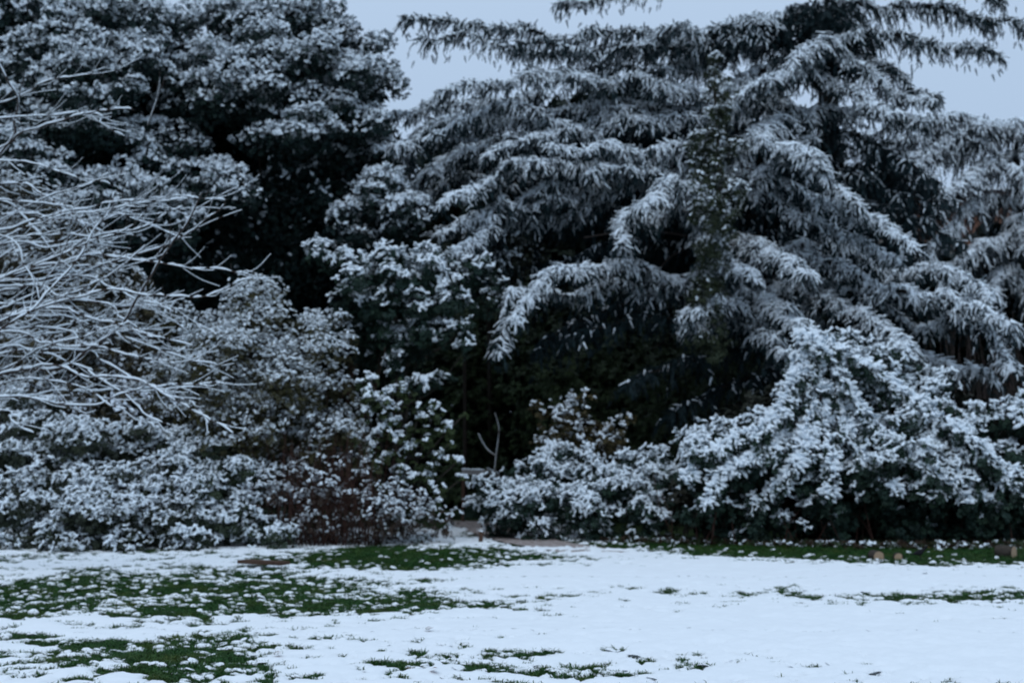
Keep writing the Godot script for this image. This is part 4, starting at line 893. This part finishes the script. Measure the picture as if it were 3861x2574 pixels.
	# the big evergreen shrub at the right
	var right := leafy("large_laurel_shrub", "massive snow laden evergreen shrub arching down to the lawn at the right", "shrub", Vector3(8.19, 0, -31.26),
		[[Vector3(6.34, 4.12, -27), 0.46, 0.33, 1.45], [Vector3(6.89, 4.03, -27), 0.46, 0.31, 1.45], [Vector3(7.2, 3.69, -26.8), 0.64, 0.33, 1.45], [Vector3(6.56, 3.55, -26.8), 0.55, 0.33, 1.45], [Vector3(7.81, 3.45, -26.7), 0.64, 0.37, 1.45], [Vector3(8.53, 3.17, -26.7), 0.64, 0.37, 1.45], [Vector3(6.38, 3.03, -26.5), 0.54, 0.31, 1.45], [Vector3(7.1, 3.03, -26.5), 0.54, 0.36, 1.45], [Vector3(8.01, 2.89, -26.5), 0.54, 0.36, 1.45], [Vector3(5.81, 2.62, -26.4), 0.54, 0.34, 1.45], [Vector3(6.68, 2.43, -26.3), 0.63, 0.36, 1.45], [Vector3(5.99, 2.98, -26.4), 0.36, 0.27, 1.45], [Vector3(7.45, 2.3, -26.2), 0.54, 0.32, 1.45], [Vector3(8.78, 2.53, -26.4), 0.63, 0.4, 1.45], [Vector3(8.1, 2.16, -26), 0.71, 0.39, 1.45], [Vector3(4.68, 1.98, -26.2), 0.72, 0.27, 1.45], [Vector3(4.11, 1.67, -26), 0.71, 0.3, 1.45], [Vector3(5.44, 1.89, -26), 0.71, 0.39, 1.45], [Vector3(4.95, 1.63, -25.8), 0.53, 0.3, 1.45], [Vector3(6.18, 1.63, -25.8), 0.62, 0.32, 1.45], [Vector3(6.97, 1.8, -25.8), 0.62, 0.35, 1.45], [Vector3(7.52, 1.45, -25.6), 0.79, 0.38, 1.45], [Vector3(8.34, 1.54, -25.7), 0.7, 0.39, 1.45], [Vector3(9.24, 1.8, -26), 0.71, 0.41, 1.45], [Vector3(10.04, 2.44, -26.4), 0.63, 0.4, 1.45], [Vector3(10.12, 1.72, -26), 0.44, 0.44, 1.45], [Vector3(8.99, 1.19, -25.6), 0.7, 0.33, 1.45], [Vector3(9.86, 1.11, -25.6), 0.44, 0.35, 1.45], [Vector3(8.4, 1.03, -25.4), 0.61, 0.26, 1.45], [Vector3(7.03, 1.28, -25.4), 0.52, 0.35, 1.45], [Vector3(5.08, 1.37, -25.6), 0.38, 0.35, 1.45], [Vector3(5.84, 1.2, -25.5), 0.38, 0.3, 1.45], [Vector3(3.88, 1.28, -25.7), 0.39, 0.26, 1.45], [Vector3(4.49, 1.37, -25.7), 0.35, 0.23, 1.45], [Vector3(4.88, 0.9, -25.5), 0.23, 0.17, 1.45], [Vector3(5.31, 0.94, -25.5), 0.17, 0.16, 1.45], [Vector3(5.89, 0.77, -25.4), 0.21, 0.17, 1.45], [Vector3(5.37, 0.43, -25.4), 0.19, 0.21, 1.45], [Vector3(5.77, 0.31, -25.3), 0.17, 0.14, 1.45], [Vector3(10.63, 2.52, -26.3), 0.45, 0.54, 1.45], [Vector3(10.64, 1.45, -26), 0.53, 0.62, 1.45], [Vector3(3.71, 0.58, -25.8), 0.35, 0.35, 0.25], [Vector3(4.42, 0.58, -25.9), 0.53, 0.39, 0.2], [Vector3(5.34, 0.48, -26.1), 0.45, 0.36, 0.15], [Vector3(6.38, 0.66, -26), 0.53, 0.44, 0.2], [Vector3(7.15, 0.75, -25.9), 0.53, 0.39, 0.25], [Vector3(8.06, 0.66, -26), 0.62, 0.44, 0.12], [Vector3(9.02, 0.57, -26), 0.71, 0.44, 0.12], [Vector3(9.99, 0.53, -26), 0.62, 0.44, 0.12], [Vector3(6.5, 0.28, -25.8), 0.44, 0.23, 0.1], [Vector3(7.78, 0.23, -26), 0.62, 0.21, 0.06], [Vector3(9.36, 0.21, -26), 0.8, 0.2, 0.06], [Vector3(4.61, 0.18, -26), 0.53, 0.18, 0.12]],
		laurel, S.laurel, 0.13, 0.7, [Vector3(7.42, 3.1, -27), 0.1, 3], "", 0.42)
	for l in [[Vector3(5.93, 4.12, -25.6), Vector3(6.36, 3.45, -25.46), Vector3(6.83, 2.75, -25.32), Vector3(7.5, 2.05, -25.18), Vector3(8.29, 1.41, -25.04), Vector3(8.9, 0.87, -24.9)], [Vector3(6.15, 4.07, -26), Vector3(6.93, 3.61, -25.8), Vector3(7.92, 3.07, -25.6), Vector3(8.7, 2.36, -25.4), Vector3(9.46, 1.54, -25.2), Vector3(9.88, 0.95, -25)], [Vector3(6.02, 4.21, -26), Vector3(5.74, 3.39, -25.84), Vector3(5.34, 2.63, -25.68), Vector3(4.73, 2.15, -25.52), Vector3(4.01, 1.8, -25.36), Vector3(3.42, 1.33, -25.2)], [Vector3(6.09, 3.46, -25.6), Vector3(5.96, 2.58, -25.45), Vector3(5.72, 1.8, -25.3), Vector3(5.25, 1.24, -25.15), Vector3(4.87, 0.74, -25)], [Vector3(6.29, 3.01, -25.4), Vector3(6.69, 2.14, -25.2), Vector3(7.05, 1.5, -25), Vector3(7.44, 1.04, -24.8)], [Vector3(7.33, 3.22, -26), Vector3(8.29, 2.55, -25.73), Vector3(9.23, 1.84, -25.47), Vector3(10.22, 1.07, -25.2)], [Vector3(6.16, 3.01, -25.4), Vector3(6.24, 2.14, -25.27), Vector3(6.26, 1.46, -25.13), Vector3(6.12, 0.87, -25)], [Vector3(7.97, 2.77, -25.8), Vector3(8.39, 1.97, -25.53), Vector3(8.79, 1.29, -25.27), Vector3(9.45, 0.78, -25)], [Vector3(5.45, 2.15, -25.6), Vector3(4.71, 1.63, -25.43), Vector3(4.15, 1.2, -25.27), Vector3(3.78, 0.78, -25.1)]]:
		bough(right, l, 0.7, 0.8, 1.35, 0.95, laurel, 0.125, 0.03, S.laurel)
	var g := Scatter.new()
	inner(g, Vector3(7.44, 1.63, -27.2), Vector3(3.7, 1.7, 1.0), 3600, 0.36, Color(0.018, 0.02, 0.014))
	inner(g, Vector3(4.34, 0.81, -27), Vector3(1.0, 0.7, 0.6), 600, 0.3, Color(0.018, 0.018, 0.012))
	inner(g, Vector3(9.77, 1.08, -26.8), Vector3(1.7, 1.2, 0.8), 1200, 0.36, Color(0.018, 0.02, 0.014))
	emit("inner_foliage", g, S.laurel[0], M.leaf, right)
	pairs = []
	for i in 36:
		var a := Vector3(rng.randf_range(3.2, 10.6), 0, -25.6 + rng.randf_range(-0.6, 0.4))
		pairs.append([a, a + Vector3(rng.randf_range(-0.5, 0.5), rng.randf_range(0.7, 1.7), rng.randf_range(-0.4, 0.2))])
	stems(right, pairs, M.stem, 0.014)

# ---------------------------------------------------------------- the bare tree at the left
func make_bare_tree() -> void:
	var foot := Vector3(-9.3, 0, -18.5)
	var tree := thing("bare_tree", "leafless tree with arching snow lined branches reaching in from the left", "tree", foot)
	var hub := Vector3(-9.2, 3.2, -18.5)
	var st := begin()
	tube(st, curve_points([foot - foot, Vector3(0.1, 1.6, 0.1), hub - foot, Vector3(0.3, 5.6, 0.2), Vector3(0.9, 8.2, 0)], 0.5), 0.17, 0.05, 9, 0.05)
	obj("trunk", mesh_of(st), M.twig, tree)
	var made := [
		[[Vector3(-7.25, 2.83, -18), Vector3(-6.4, 2.93, -17.81), Vector3(-5.89, 3.15, -17.62), Vector3(-5.44, 3.46, -17.44), Vector3(-5.07, 3.88, -17.25), Vector3(-4.86, 4.18, -17.06), Vector3(-4.59, 4.52, -16.88), Vector3(-4.31, 4.75, -16.69), Vector3(-4.07, 5.15, -16.5)], 0.034], [[Vector3(-7.5, 4.07, -18.5), Vector3(-6.4, 4.28, -18.25), Vector3(-5.76, 4.44, -18), Vector3(-4.98, 4.64, -17.75), Vector3(-4.54, 4.77, -17.5), Vector3(-4.13, 4.98, -17.25), Vector3(-3.89, 5.09, -17)], 0.026], [[Vector3(-6.44, 4.47, -18), Vector3(-5.88, 4.53, -17.8), Vector3(-5.26, 4.42, -17.6), Vector3(-4.57, 4.3, -17.4), Vector3(-4.01, 4.23, -17.2), Vector3(-3.57, 4.13, -17)], 0.02],
		[[Vector3(-6.45, 3.75, -17.5), Vector3(-5.63, 3.95, -17.33), Vector3(-4.98, 3.89, -17.17), Vector3(-4.5, 3.84, -17), Vector3(-4.07, 3.83, -16.83), Vector3(-3.68, 3.94, -16.67), Vector3(-3.41, 3.98, -16.5)], 0.02], [[Vector3(-6.87, 3.37, -17), Vector3(-6.5, 3.71, -17.2), Vector3(-6.13, 4.26, -17.4), Vector3(-5.86, 4.83, -17.6), Vector3(-5.77, 5.09, -17.8), Vector3(-5.71, 5.48, -18)], 0.024], [[Vector3(-7.04, 2.53, -17.5), Vector3(-6.3, 2.41, -17.42), Vector3(-5.7, 2.4, -17.33), Vector3(-5.22, 2.54, -17.25), Vector3(-4.85, 2.63, -17.17), Vector3(-4.38, 2.65, -17.08), Vector3(-3.9, 2.7, -17)], 0.02],
		[[Vector3(-6.45, 2.93, -17.5), Vector3(-5.87, 2.8, -17.33), Vector3(-5.08, 2.69, -17.17), Vector3(-4.69, 2.53, -17), Vector3(-4.24, 2.29, -16.83), Vector3(-3.93, 2.16, -16.67), Vector3(-3.6, 2, -16.5)], 0.02], [[Vector3(-6.27, 3.2, -17.8), Vector3(-5.65, 2.99, -17.64), Vector3(-5.18, 2.75, -17.48), Vector3(-4.66, 2.52, -17.32), Vector3(-4.27, 2.35, -17.16), Vector3(-4.04, 2.11, -17)], 0.018], [[Vector3(-5.85, 2.87, -17.5), Vector3(-5.24, 2.48, -17.33), Vector3(-4.91, 2.24, -17.17), Vector3(-4.56, 2.1, -17)], 0.014],
		[[Vector3(-7.56, 5.69, -18.5), Vector3(-6.89, 5.53, -18.33), Vector3(-6.22, 5.05, -18.17), Vector3(-5.89, 4.72, -18)], 0.02], [[Vector3(-7.54, 5.23, -18.5), Vector3(-6.73, 5.16, -18.33), Vector3(-6.08, 5, -18.17), Vector3(-5.39, 4.82, -18)], 0.02], [[Vector3(-7.54, 5.16, -18.5), Vector3(-6.89, 5.45, -18.33), Vector3(-6.32, 5.57, -18.17), Vector3(-5.78, 5.76, -18)], 0.018], [[Vector3(-7.52, 4.58, -18.5), Vector3(-7.1, 4.78, -18.38), Vector3(-6.62, 4.81, -18.25), Vector3(-6.16, 4.96, -18.12), Vector3(-5.47, 5.29, -18)], 0.018],
		[[Vector3(-7.58, 6.25, -18.5), Vector3(-7.26, 6.38, -18.3), Vector3(-6.74, 6.5, -18.1), Vector3(-6.18, 6.6, -17.9), Vector3(-5.71, 6.59, -17.7), Vector3(-5.31, 6.51, -17.5)], 0.026], [[Vector3(-7.53, 6.21, -18.5), Vector3(-7.35, 6.65, -18.38), Vector3(-7.27, 6.94, -18.25), Vector3(-7.34, 7.15, -18.12), Vector3(-7.49, 7.47, -18)], 0.034], [[Vector3(-7.3, 6.96, -18.3), Vector3(-6.9, 7.11, -18.2), Vector3(-6.62, 7.18, -18.1), Vector3(-6.07, 7.23, -18)], 0.018], [[Vector3(-6.22, 6.63, -18), Vector3(-5.91, 6.44, -17.9), Vector3(-5.54, 6.25, -17.8)], 0.014], [[Vector3(-5.26, 6.45, -18), Vector3(-5.18, 6.65, -17.93), Vector3(-5.09, 6.88, -17.87), Vector3(-5.06, 7.11, -17.8)], 0.009],
		[[Vector3(-6.63, 3.74, -17.8), Vector3(-6.05, 3.66, -17.65), Vector3(-5.67, 3.56, -17.5), Vector3(-5.28, 3.45, -17.35), Vector3(-4.88, 3.32, -17.2)], 0.018], [[Vector3(-7.05, 3.43, -17.8), Vector3(-6.52, 3.27, -17.6), Vector3(-5.91, 3.18, -17.4), Vector3(-5.47, 3.21, -17.2)], 0.016], [[Vector3(-6.93, 4.12, -18), Vector3(-6.4, 3.94, -17.88), Vector3(-5.52, 3.8, -17.75), Vector3(-5.01, 3.76, -17.62), Vector3(-4.53, 3.73, -17.5)], 0.018], [[Vector3(-6.43, 4.25, -18), Vector3(-5.67, 4.05, -17.83), Vector3(-5.26, 3.89, -17.67), Vector3(-4.86, 3.78, -17.5)], 0.014],
		[[Vector3(-5.98, 3.88, -17.8), Vector3(-5.47, 3.6, -17.6), Vector3(-4.94, 3.34, -17.4), Vector3(-4.28, 3.16, -17.2)], 0.016], [[Vector3(-7.26, 3.21, -18), Vector3(-6.72, 3.14, -17.83), Vector3(-6.25, 3.06, -17.67), Vector3(-5.79, 2.87, -17.5)], 0.016], [[Vector3(-7.03, 2.34, -17.5), Vector3(-6.79, 2.18, -17.25), Vector3(-6.39, 1.99, -17)], 0.014], [[Vector3(-7.3, 4.22, -18), Vector3(-6.62, 4.44, -17.82), Vector3(-5.96, 4.66, -17.65), Vector3(-5.36, 4.87, -17.48), Vector3(-5.08, 5.08, -17.3)], 0.018], [[Vector3(-7.4, 4.75, -18.2), Vector3(-6.64, 4.66, -18.02), Vector3(-5.9, 4.79, -17.85), Vector3(-5.18, 4.91, -17.68), Vector3(-4.59, 5.18, -17.5)], 0.016], [[Vector3(-7.28, 3.65, -18), Vector3(-6.47, 3.88, -17.8), Vector3(-5.68, 4.16, -17.6), Vector3(-5.09, 4.61, -17.4)], 0.018], [[Vector3(-7.25, 2.91, -18), Vector3(-6.62, 3.2, -17.77), Vector3(-5.88, 3.36, -17.53), Vector3(-5.21, 3.51, -17.3)], 0.018],
		[[Vector3(-6.66, 3.53, -18), Vector3(-5.92, 3.25, -17.67), Vector3(-5.21, 3.04, -17.33), Vector3(-4.52, 2.95, -17)], 0.016], [[Vector3(-7.47, 5.41, -18.3), Vector3(-6.97, 5.01, -18.2), Vector3(-6.54, 4.55, -18.1), Vector3(-6.12, 4.22, -18)], 0.014], [[Vector3(-7.24, 2.72, -18), Vector3(-6.66, 2.77, -17.75), Vector3(-5.9, 2.63, -17.5), Vector3(-5.4, 2.38, -17.25), Vector3(-5.03, 2.31, -17)], 0.016], [[Vector3(-7.16, 3.84, -18), Vector3(-6.52, 4.18, -17.73), Vector3(-6.2, 4.63, -17.47), Vector3(-6.03, 4.94, -17.2)], 0.014], [[Vector3(-7.33, 4.84, -18), Vector3(-6.87, 4.32, -17.83), Vector3(-6.61, 3.8, -17.67), Vector3(-6.65, 3.51, -17.5)], 0.014]]
	for k in 11:
		var tip := Vector3(rng.randf_range(-6.2, -3.9), rng.randf_range(2.2, 5.6), rng.randf_range(-18.4, -16.8))
		var root := Vector3(-8.2, tip.y + rng.randf_range(-1.2, 0.7), -18.2)
		made.append([[root, root.lerp(tip, 0.4) + Vector3(0, rng.randf_range(0.1, 0.4), 0), root.lerp(tip, 0.75) + Vector3(0, rng.randf_range(0.05, 0.3), 0), tip], rng.randf_range(0.009, 0.015)])
	var i := 0
	for e in made:
		var pts: Array = e[0]
		var r: float = e[1] * 1.02
		if pts[0].x < -5.9:                              # branches that enter from outside start at the trunk
			var first: Vector3 = pts[0]
			var away: Vector3 = (pts[0] - pts[1]).normalized()
			pts.push_front(Vector3(-9.15, clampf(first.y + away.y * 0.9 - 0.5, 0.8, 7.5), -18.4))
		else:
			i += 1
		var line := curve_points(pts, 0.07)
		for k in range(1, line.size()):
			line[k] += Vector3(fine.get_noise_2d(k * 0.06, r * 900.0 + pts[1].x * 9.0), rough.get_noise_2d(k * 0.07, pts[1].y * 9.0), 0) * 0.05
		var wood := begin()
		tube(wood, line.map(func(p): return p - foot), r, r * 0.3, 5)
		var limb := obj("branch", mesh_of(wood), M.twig, tree)
		var snow := begin()
		snow_line(snow, line, r * 0.9, r * 0.27, foot, 0.8)
		var twig_wood := begin()
		var count := int(line.size() * 0.2)
		for k in count:
			var at: int = rng.randi_range(int(line.size() * 0.15), line.size() - 2)
			var p: Vector3 = line[at]
			var along: Vector3 = (line[at + 1] - p).normalized()
			var side := any_side(along).rotated(along, rng.randf() * TAU)
			var d := (along * 0.8 + side * rng.randf_range(0.2, 0.65) + Vector3(0, 0.1, 0)).normalized()
			var l := rng.randf_range(0.2, 0.8)
			var sub := [p, p + d * l * 0.5 + Vector3(0, -0.02, 0), p + d * l + Vector3(0, rng.randf_range(-0.1, 0.12), 0)]
			var rs := rng.randf_range(0.003, 0.007)
			var sl := curve_points(sub, 0.06)
			tube(twig_wood, sl.map(func(q): return q - foot), rs, rs * 0.4, 3)
			if absf(d.y) < 0.85:
				snow_line(snow, sl, rs, rs * 0.4, foot, 0.28)
		for k in int(line.size() * 0.22):                 # thorn-like upright spurs
			var p: Vector3 = line[rng.randi_range(2, line.size() - 1)] - foot
			tube(twig_wood, [p, p + Vector3(rng.randf_range(-0.04, 0.04), rng.randf_range(0.05, 0.14), rng.randf_range(-0.04, 0.04))], 0.005, 0.003, 3)
		obj("twigs", mesh_of(twig_wood), M.twig, limb).set_meta("kind", "stuff")
		obj("snow", mesh_of(snow), M.snow, limb)

# ---------------------------------------------------------------- small things
func make_small_things() -> void:
	# barrier rail across the path in the gap
	var b := thing("barrier_rail", "snow topped wooden barrier rail across the path in the dark gap", "barrier", Vector3(-1.09, 0, -45.21))
	var z: float = b.position.z
	var y0 := 1.6 + (1063.0 - 1088.0) / 2926.0 * -z
	var rails := [[Vector3(-1.38, 1.36, -35), Vector3(-0.7, 1.33, -35)], [Vector3(-0.69, 1.39, -35), Vector3(-0.36, 1.23, -35.4)]]
	for r in rails:
		var st := begin(false)
		var a: Vector3 = r[0] - b.position
		var c: Vector3 = r[1] - b.position
		board(st, a, c, 0.14, 0.04)
		obj("rail", mesh_of(st), paint(Color(0.3, 0.29, 0.28)), b)
		st = begin()
		snow_line(st, curve_points([r[0] + Vector3(0, 0.06, 0), r[1] + Vector3(0, 0.06, 0)], 0.08), 0.022, 0.022, b.position, 1.0)
		obj("snow", mesh_of(st), M.snow, b)
	for x in [0, 1, 2]:
		var p: Vector3 = [Vector3(-1.34, 1.36, -35.06), Vector3(-0.72, 1.33, -35.06), Vector3(-0.39, 1.23, -35.46)][x]
		var st := begin(false)
		board(st, Vector3(p.x, -0.02, p.z) - b.position, p + Vector3(0, 0.08, 0) - b.position, 0.09, 0.07)
		obj("post", mesh_of(st), M.plank, b)
	# bare sapling with a fork
	var s := thing("bare_sapling", "thin bare forked sapling standing in the dark gap beside the barrier rail", "sapling", Vector3(Vector3(-0.46, 1.36, -33).x, 0, -33))
	for l in [[Vector3(-0.47, 0.63, -33), Vector3(-0.45, 1.36, -33), Vector3(-0.4, 1.86, -33), Vector3(-0.34, 2.31, -33), Vector3(-0.36, 2.59, -33), Vector3(-0.45, 2.89, -33)], [Vector3(-0.42, 1.79, -33), Vector3(-0.61, 1.92, -33.07), Vector3(-0.77, 2.14, -33.13), Vector3(-0.88, 2.37, -33.2)]]:
		var st := begin()
		var line := curve_points(l, 0.12)
		tube(st, line.map(func(p): return p - s.position), 0.026, 0.01, 5)
		obj("stem", mesh_of(st), paint(Color(0.28, 0.25, 0.23)), s)
		st = begin()
		snow_line(st, line, 0.02, 0.01, s.position, 0.3)
		obj("snow", mesh_of(st), M.snow, s)
	var dim := thing("bare_tree", "straight dim brown trunk standing behind the left end of the barrier rail", "tree", Vector3(Vector3(-1.37, 2.38, -36.5).x, 0, -36.5))
	var ts := begin()
	tube(ts, [Vector3.ZERO, Vector3(0.03, 2.0, 0), Vector3(0.0, 5.5, 0)], 0.075, 0.05, 7, 0.05)
	obj("trunk", mesh_of(ts), M.bark_dark, dim)
	# stub of a post beside the path
	var post := thing("post_stub", "short dark wooden post stub beside the slushy path", "post", Vector3(-0.63, 0, -25.71))
	ts = begin(false)
	board(ts, Vector3(0, -0.03, 0), Vector3(0.015, 0.24, 0), 0.09, 0.08)
	obj("stake", mesh_of(ts), M.plank, post)
	ts = begin()
	pillow(ts, Vector3(0.015, 0.24, 0), Vector3.RIGHT, Vector3.UP, 0.05, 0.045, 0.03)
	obj("snow", mesh_of(ts), M.snow, post)
	# brown board half buried in the lawn
	var plank := thing("wooden_board", "dark brown weathered board lying in the snow on the left lawn", "board", Vector3(-3.84, 0, -19.93) + Vector3(0, 0.05, 0))
	ts = begin(false)
	board(ts, Vector3(-0.36, 0.03, -0.12), Vector3(0.36, 0.02, 0.16), 0.05, 0.28)
	obj("plank", mesh_of(ts), M.plank, plank)
	var edge := thing("wooden_edging", "low dark timber edging lying along the scrub at the left border", "edging", Vector3(-10.06, 0, -25.85) + Vector3(0, 0.03, 0))
	ts = begin(false)
	board(ts, Vector3(-0.9, 0.03, 0.1), Vector3(0.46, 0.03, -0.05), 0.12, 0.08)
	obj("timber", mesh_of(ts), paint(Color(0.03, 0.032, 0.04)), edge)
	# sawn logs on the grass strip at the right
	sawn_log("short sawn log with a tan cut face, leftmost on the grass strip", Vector3(6.09, 0, -21.54), 0.1, 0.26, 0.1)
	sawn_log("small pale sawn log between the tan log and the blackbird", Vector3(6.46, 0, -21.54), 0.08, 0.16, -0.15)
	sawn_log("dark barked log with a pale rim near the right edge", Vector3(8.53, 0, -22.24), 0.12, 0.3, 0.75)
	make_bird(Vector3(6.74, 0, -21.26))
	var leaves := [["reddish brown fallen leaf at the lower edge, rightmost of three close together", Vector3(-0.58, 0, -9.76)], ["small brown fallen leaf left beside the reddish one at the lower edge of the lawn", Vector3(-0.8, 0, -9.96)], ["brown fallen leaf on white snow a little above the two at the lower edge", Vector3(-0.77, 0, -12)], ["brown fallen leaf among the grass left of the wooden board", Vector3(-4.28, 0, -14.52)],
		["orange brown fallen leaf at the foot of the left scrub", Vector3(-7.23, 0, -27.17)], ["fallen leaf under the brown twiggy shrub at the edge of the lawn", Vector3(-3.1, 0, -27.64)], ["brown fallen leaf in the snow below the lower left grass patch", Vector3(-1.89, 0, -10.49)], ["brown fallen leaf in the middle of the lawn below the slushy path", Vector3(0.03, 0, -20.98)]]
	for e in leaves:
		var spot: Vector3 = e[1]
		var f := thing("fallen_leaf", e[0], "leaf", spot + Vector3(0, ground_y(spot.x, spot.z) + maxf(0.0, minf(snow_depth(spot.x, spot.z) * 0.13, 0.05)) + 0.012, 0), "fallen leaves on the lawn")
		ts = begin(false)
		leaf(ts, Vector3(-0.04, 0.0, 0), Vector3(1, 0.15, rng.randf_range(-0.6, 0.6)).normalized(), Vector3.UP, 0.09, 0.055, -0.2)
		leaf(ts, Vector3(-0.04, 0.012, 0.01), Vector3(1, 0.4, rng.randf_range(-0.4, 0.6)).normalized(), Vector3.UP, 0.07, 0.05, 0.1)
		obj("blade", mesh_of(ts), paint(Color(0.16, 0.05, 0.025)), f)

func board(st: SurfaceTool, a: Vector3, b: Vector3, high: float, thick: float) -> void:
	# a bar from a to b, chamfered by its uneven ends
	var t := (b - a).normalized()
	var s := any_side(t)
	var u := s.cross(t).normalized()
	var ring := []
	for p in [a, b]:
		ring.append([p - s * thick / 2 - u * high / 2, p + s * thick / 2 - u * high / 2, p + s * thick / 2 + u * high / 2, p - s * thick / 2 + u * high / 2])
	for k in 4:
		var n := (k + 1) % 4
		quad(st, ring[0][k], ring[0][n], ring[1][n], ring[1][k])
	quad(st, ring[0][3], ring[0][2], ring[0][1], ring[0][0])
	quad(st, ring[1][0], ring[1][1], ring[1][2], ring[1][3])

func sawn_log(label: String, at: Vector3, r: float, length: float, turn: float) -> void:
	var log_ := thing("sawn_log", label, "log", at + Vector3(0, r * 0.72 + ground_y(at.x, at.z), 0), "sawn logs on the grass strip")
	log_.rotation.y = turn
	var st := begin()
	tube(st, [Vector3(0, 0, -length / 2), Vector3(0.005, 0, 0), Vector3(0, 0, length / 2)], r, r * 0.96, 12, 0.05)
	obj("bark", mesh_of(st), M.bark, log_)
	st = begin(false)
	for k in 12:
		var a := TAU * k / 12
		var b := TAU * (k + 1) / 12
		tri(st, Vector3(0, 0, length / 2 + 0.004), Vector3(cos(b) * r * 0.9, sin(b) * r * 0.9, length / 2 + 0.003), Vector3(cos(a) * r * 0.9, sin(a) * r * 0.9, length / 2 + 0.003))
	obj("cut_face", mesh_of(st), paint(Color(0.42, 0.3, 0.2)), log_)

func make_bird(at: Vector3) -> void:
	var bird := thing("blackbird", "black bird standing on the grass strip right of the pale logs", "bird", at + Vector3(0, ground_y(at.x, at.z), 0))
	bird.rotation.y = -0.35
	var st := begin()
	# body, neck and head as one lofted shape along x: [x, y, radius up, radius across]
	var rings := []
	for s in [[-0.15, 0.12, 0.006, 0.022], [-0.1, 0.13, 0.014, 0.024], [-0.06, 0.145, 0.036, 0.036], [-0.01, 0.155, 0.052, 0.05], [0.04, 0.175, 0.05, 0.046], [0.07, 0.205, 0.036, 0.034], [0.085, 0.232, 0.033, 0.031], [0.105, 0.247, 0.03, 0.028], [0.125, 0.248, 0.016, 0.016], [0.132, 0.247, 0.004, 0.004]]:
		var ring := []
		for k in 10:
			var g := TAU * k / 10
			ring.append(Vector3(s[0], s[1] + sin(g) * s[2], cos(g) * s[3]))
		rings.append(ring)
	for i in rings.size() - 1:
		for k in 10:
			var n := (k + 1) % 10
			quad(st, rings[i][k], rings[i + 1][k], rings[i + 1][n], rings[i][n])
	obj("body", mesh_of(st), paint(Color(0.012, 0.012, 0.015), 0.5), bird)
	st = begin()
	tube(st, [Vector3(0.125, 0.247, 0), Vector3(0.16, 0.243, 0)], 0.008, 0.002, 5)
	obj("beak", mesh_of(st), paint(Color(0.25, 0.13, 0.02), 0.5), bird)
	for s in [-1, 1]:
		st = begin()
		tube(st, [Vector3(0.0, 0.115, s * 0.02), Vector3(0.008, 0.055, s * 0.022), Vector3(-0.002, 0.0, s * 0.024)], 0.007, 0.004, 5)
		tube(st, [Vector3(-0.02, 0.004, s * 0.024), Vector3(0.03, 0.003, s * 0.026)], 0.004, 0.003, 4)
		obj("leg", mesh_of(st), paint(Color(0.03, 0.022, 0.02), 0.5), bird)
		st = begin()
		var w := []
		for q in [[0.05, 0.185], [0.0, 0.195], [-0.07, 0.155], [-0.13, 0.13], [-0.06, 0.128], [0.0, 0.135], [0.045, 0.15]]:
			w.append(Vector3(q[0], q[1], s * (0.05 if q[0] > -0.05 else 0.03)))
		for k in range(1, w.size() - 1):
			tri(st, w[0] + Vector3(0, 0, s * 0.004), w[k] + Vector3(0, 0, s * 0.004), w[k + 1] + Vector3(0, 0, s * 0.004))
		obj("wing", mesh_of(st), paint(Color(0.016, 0.016, 0.02), 0.45), bird)
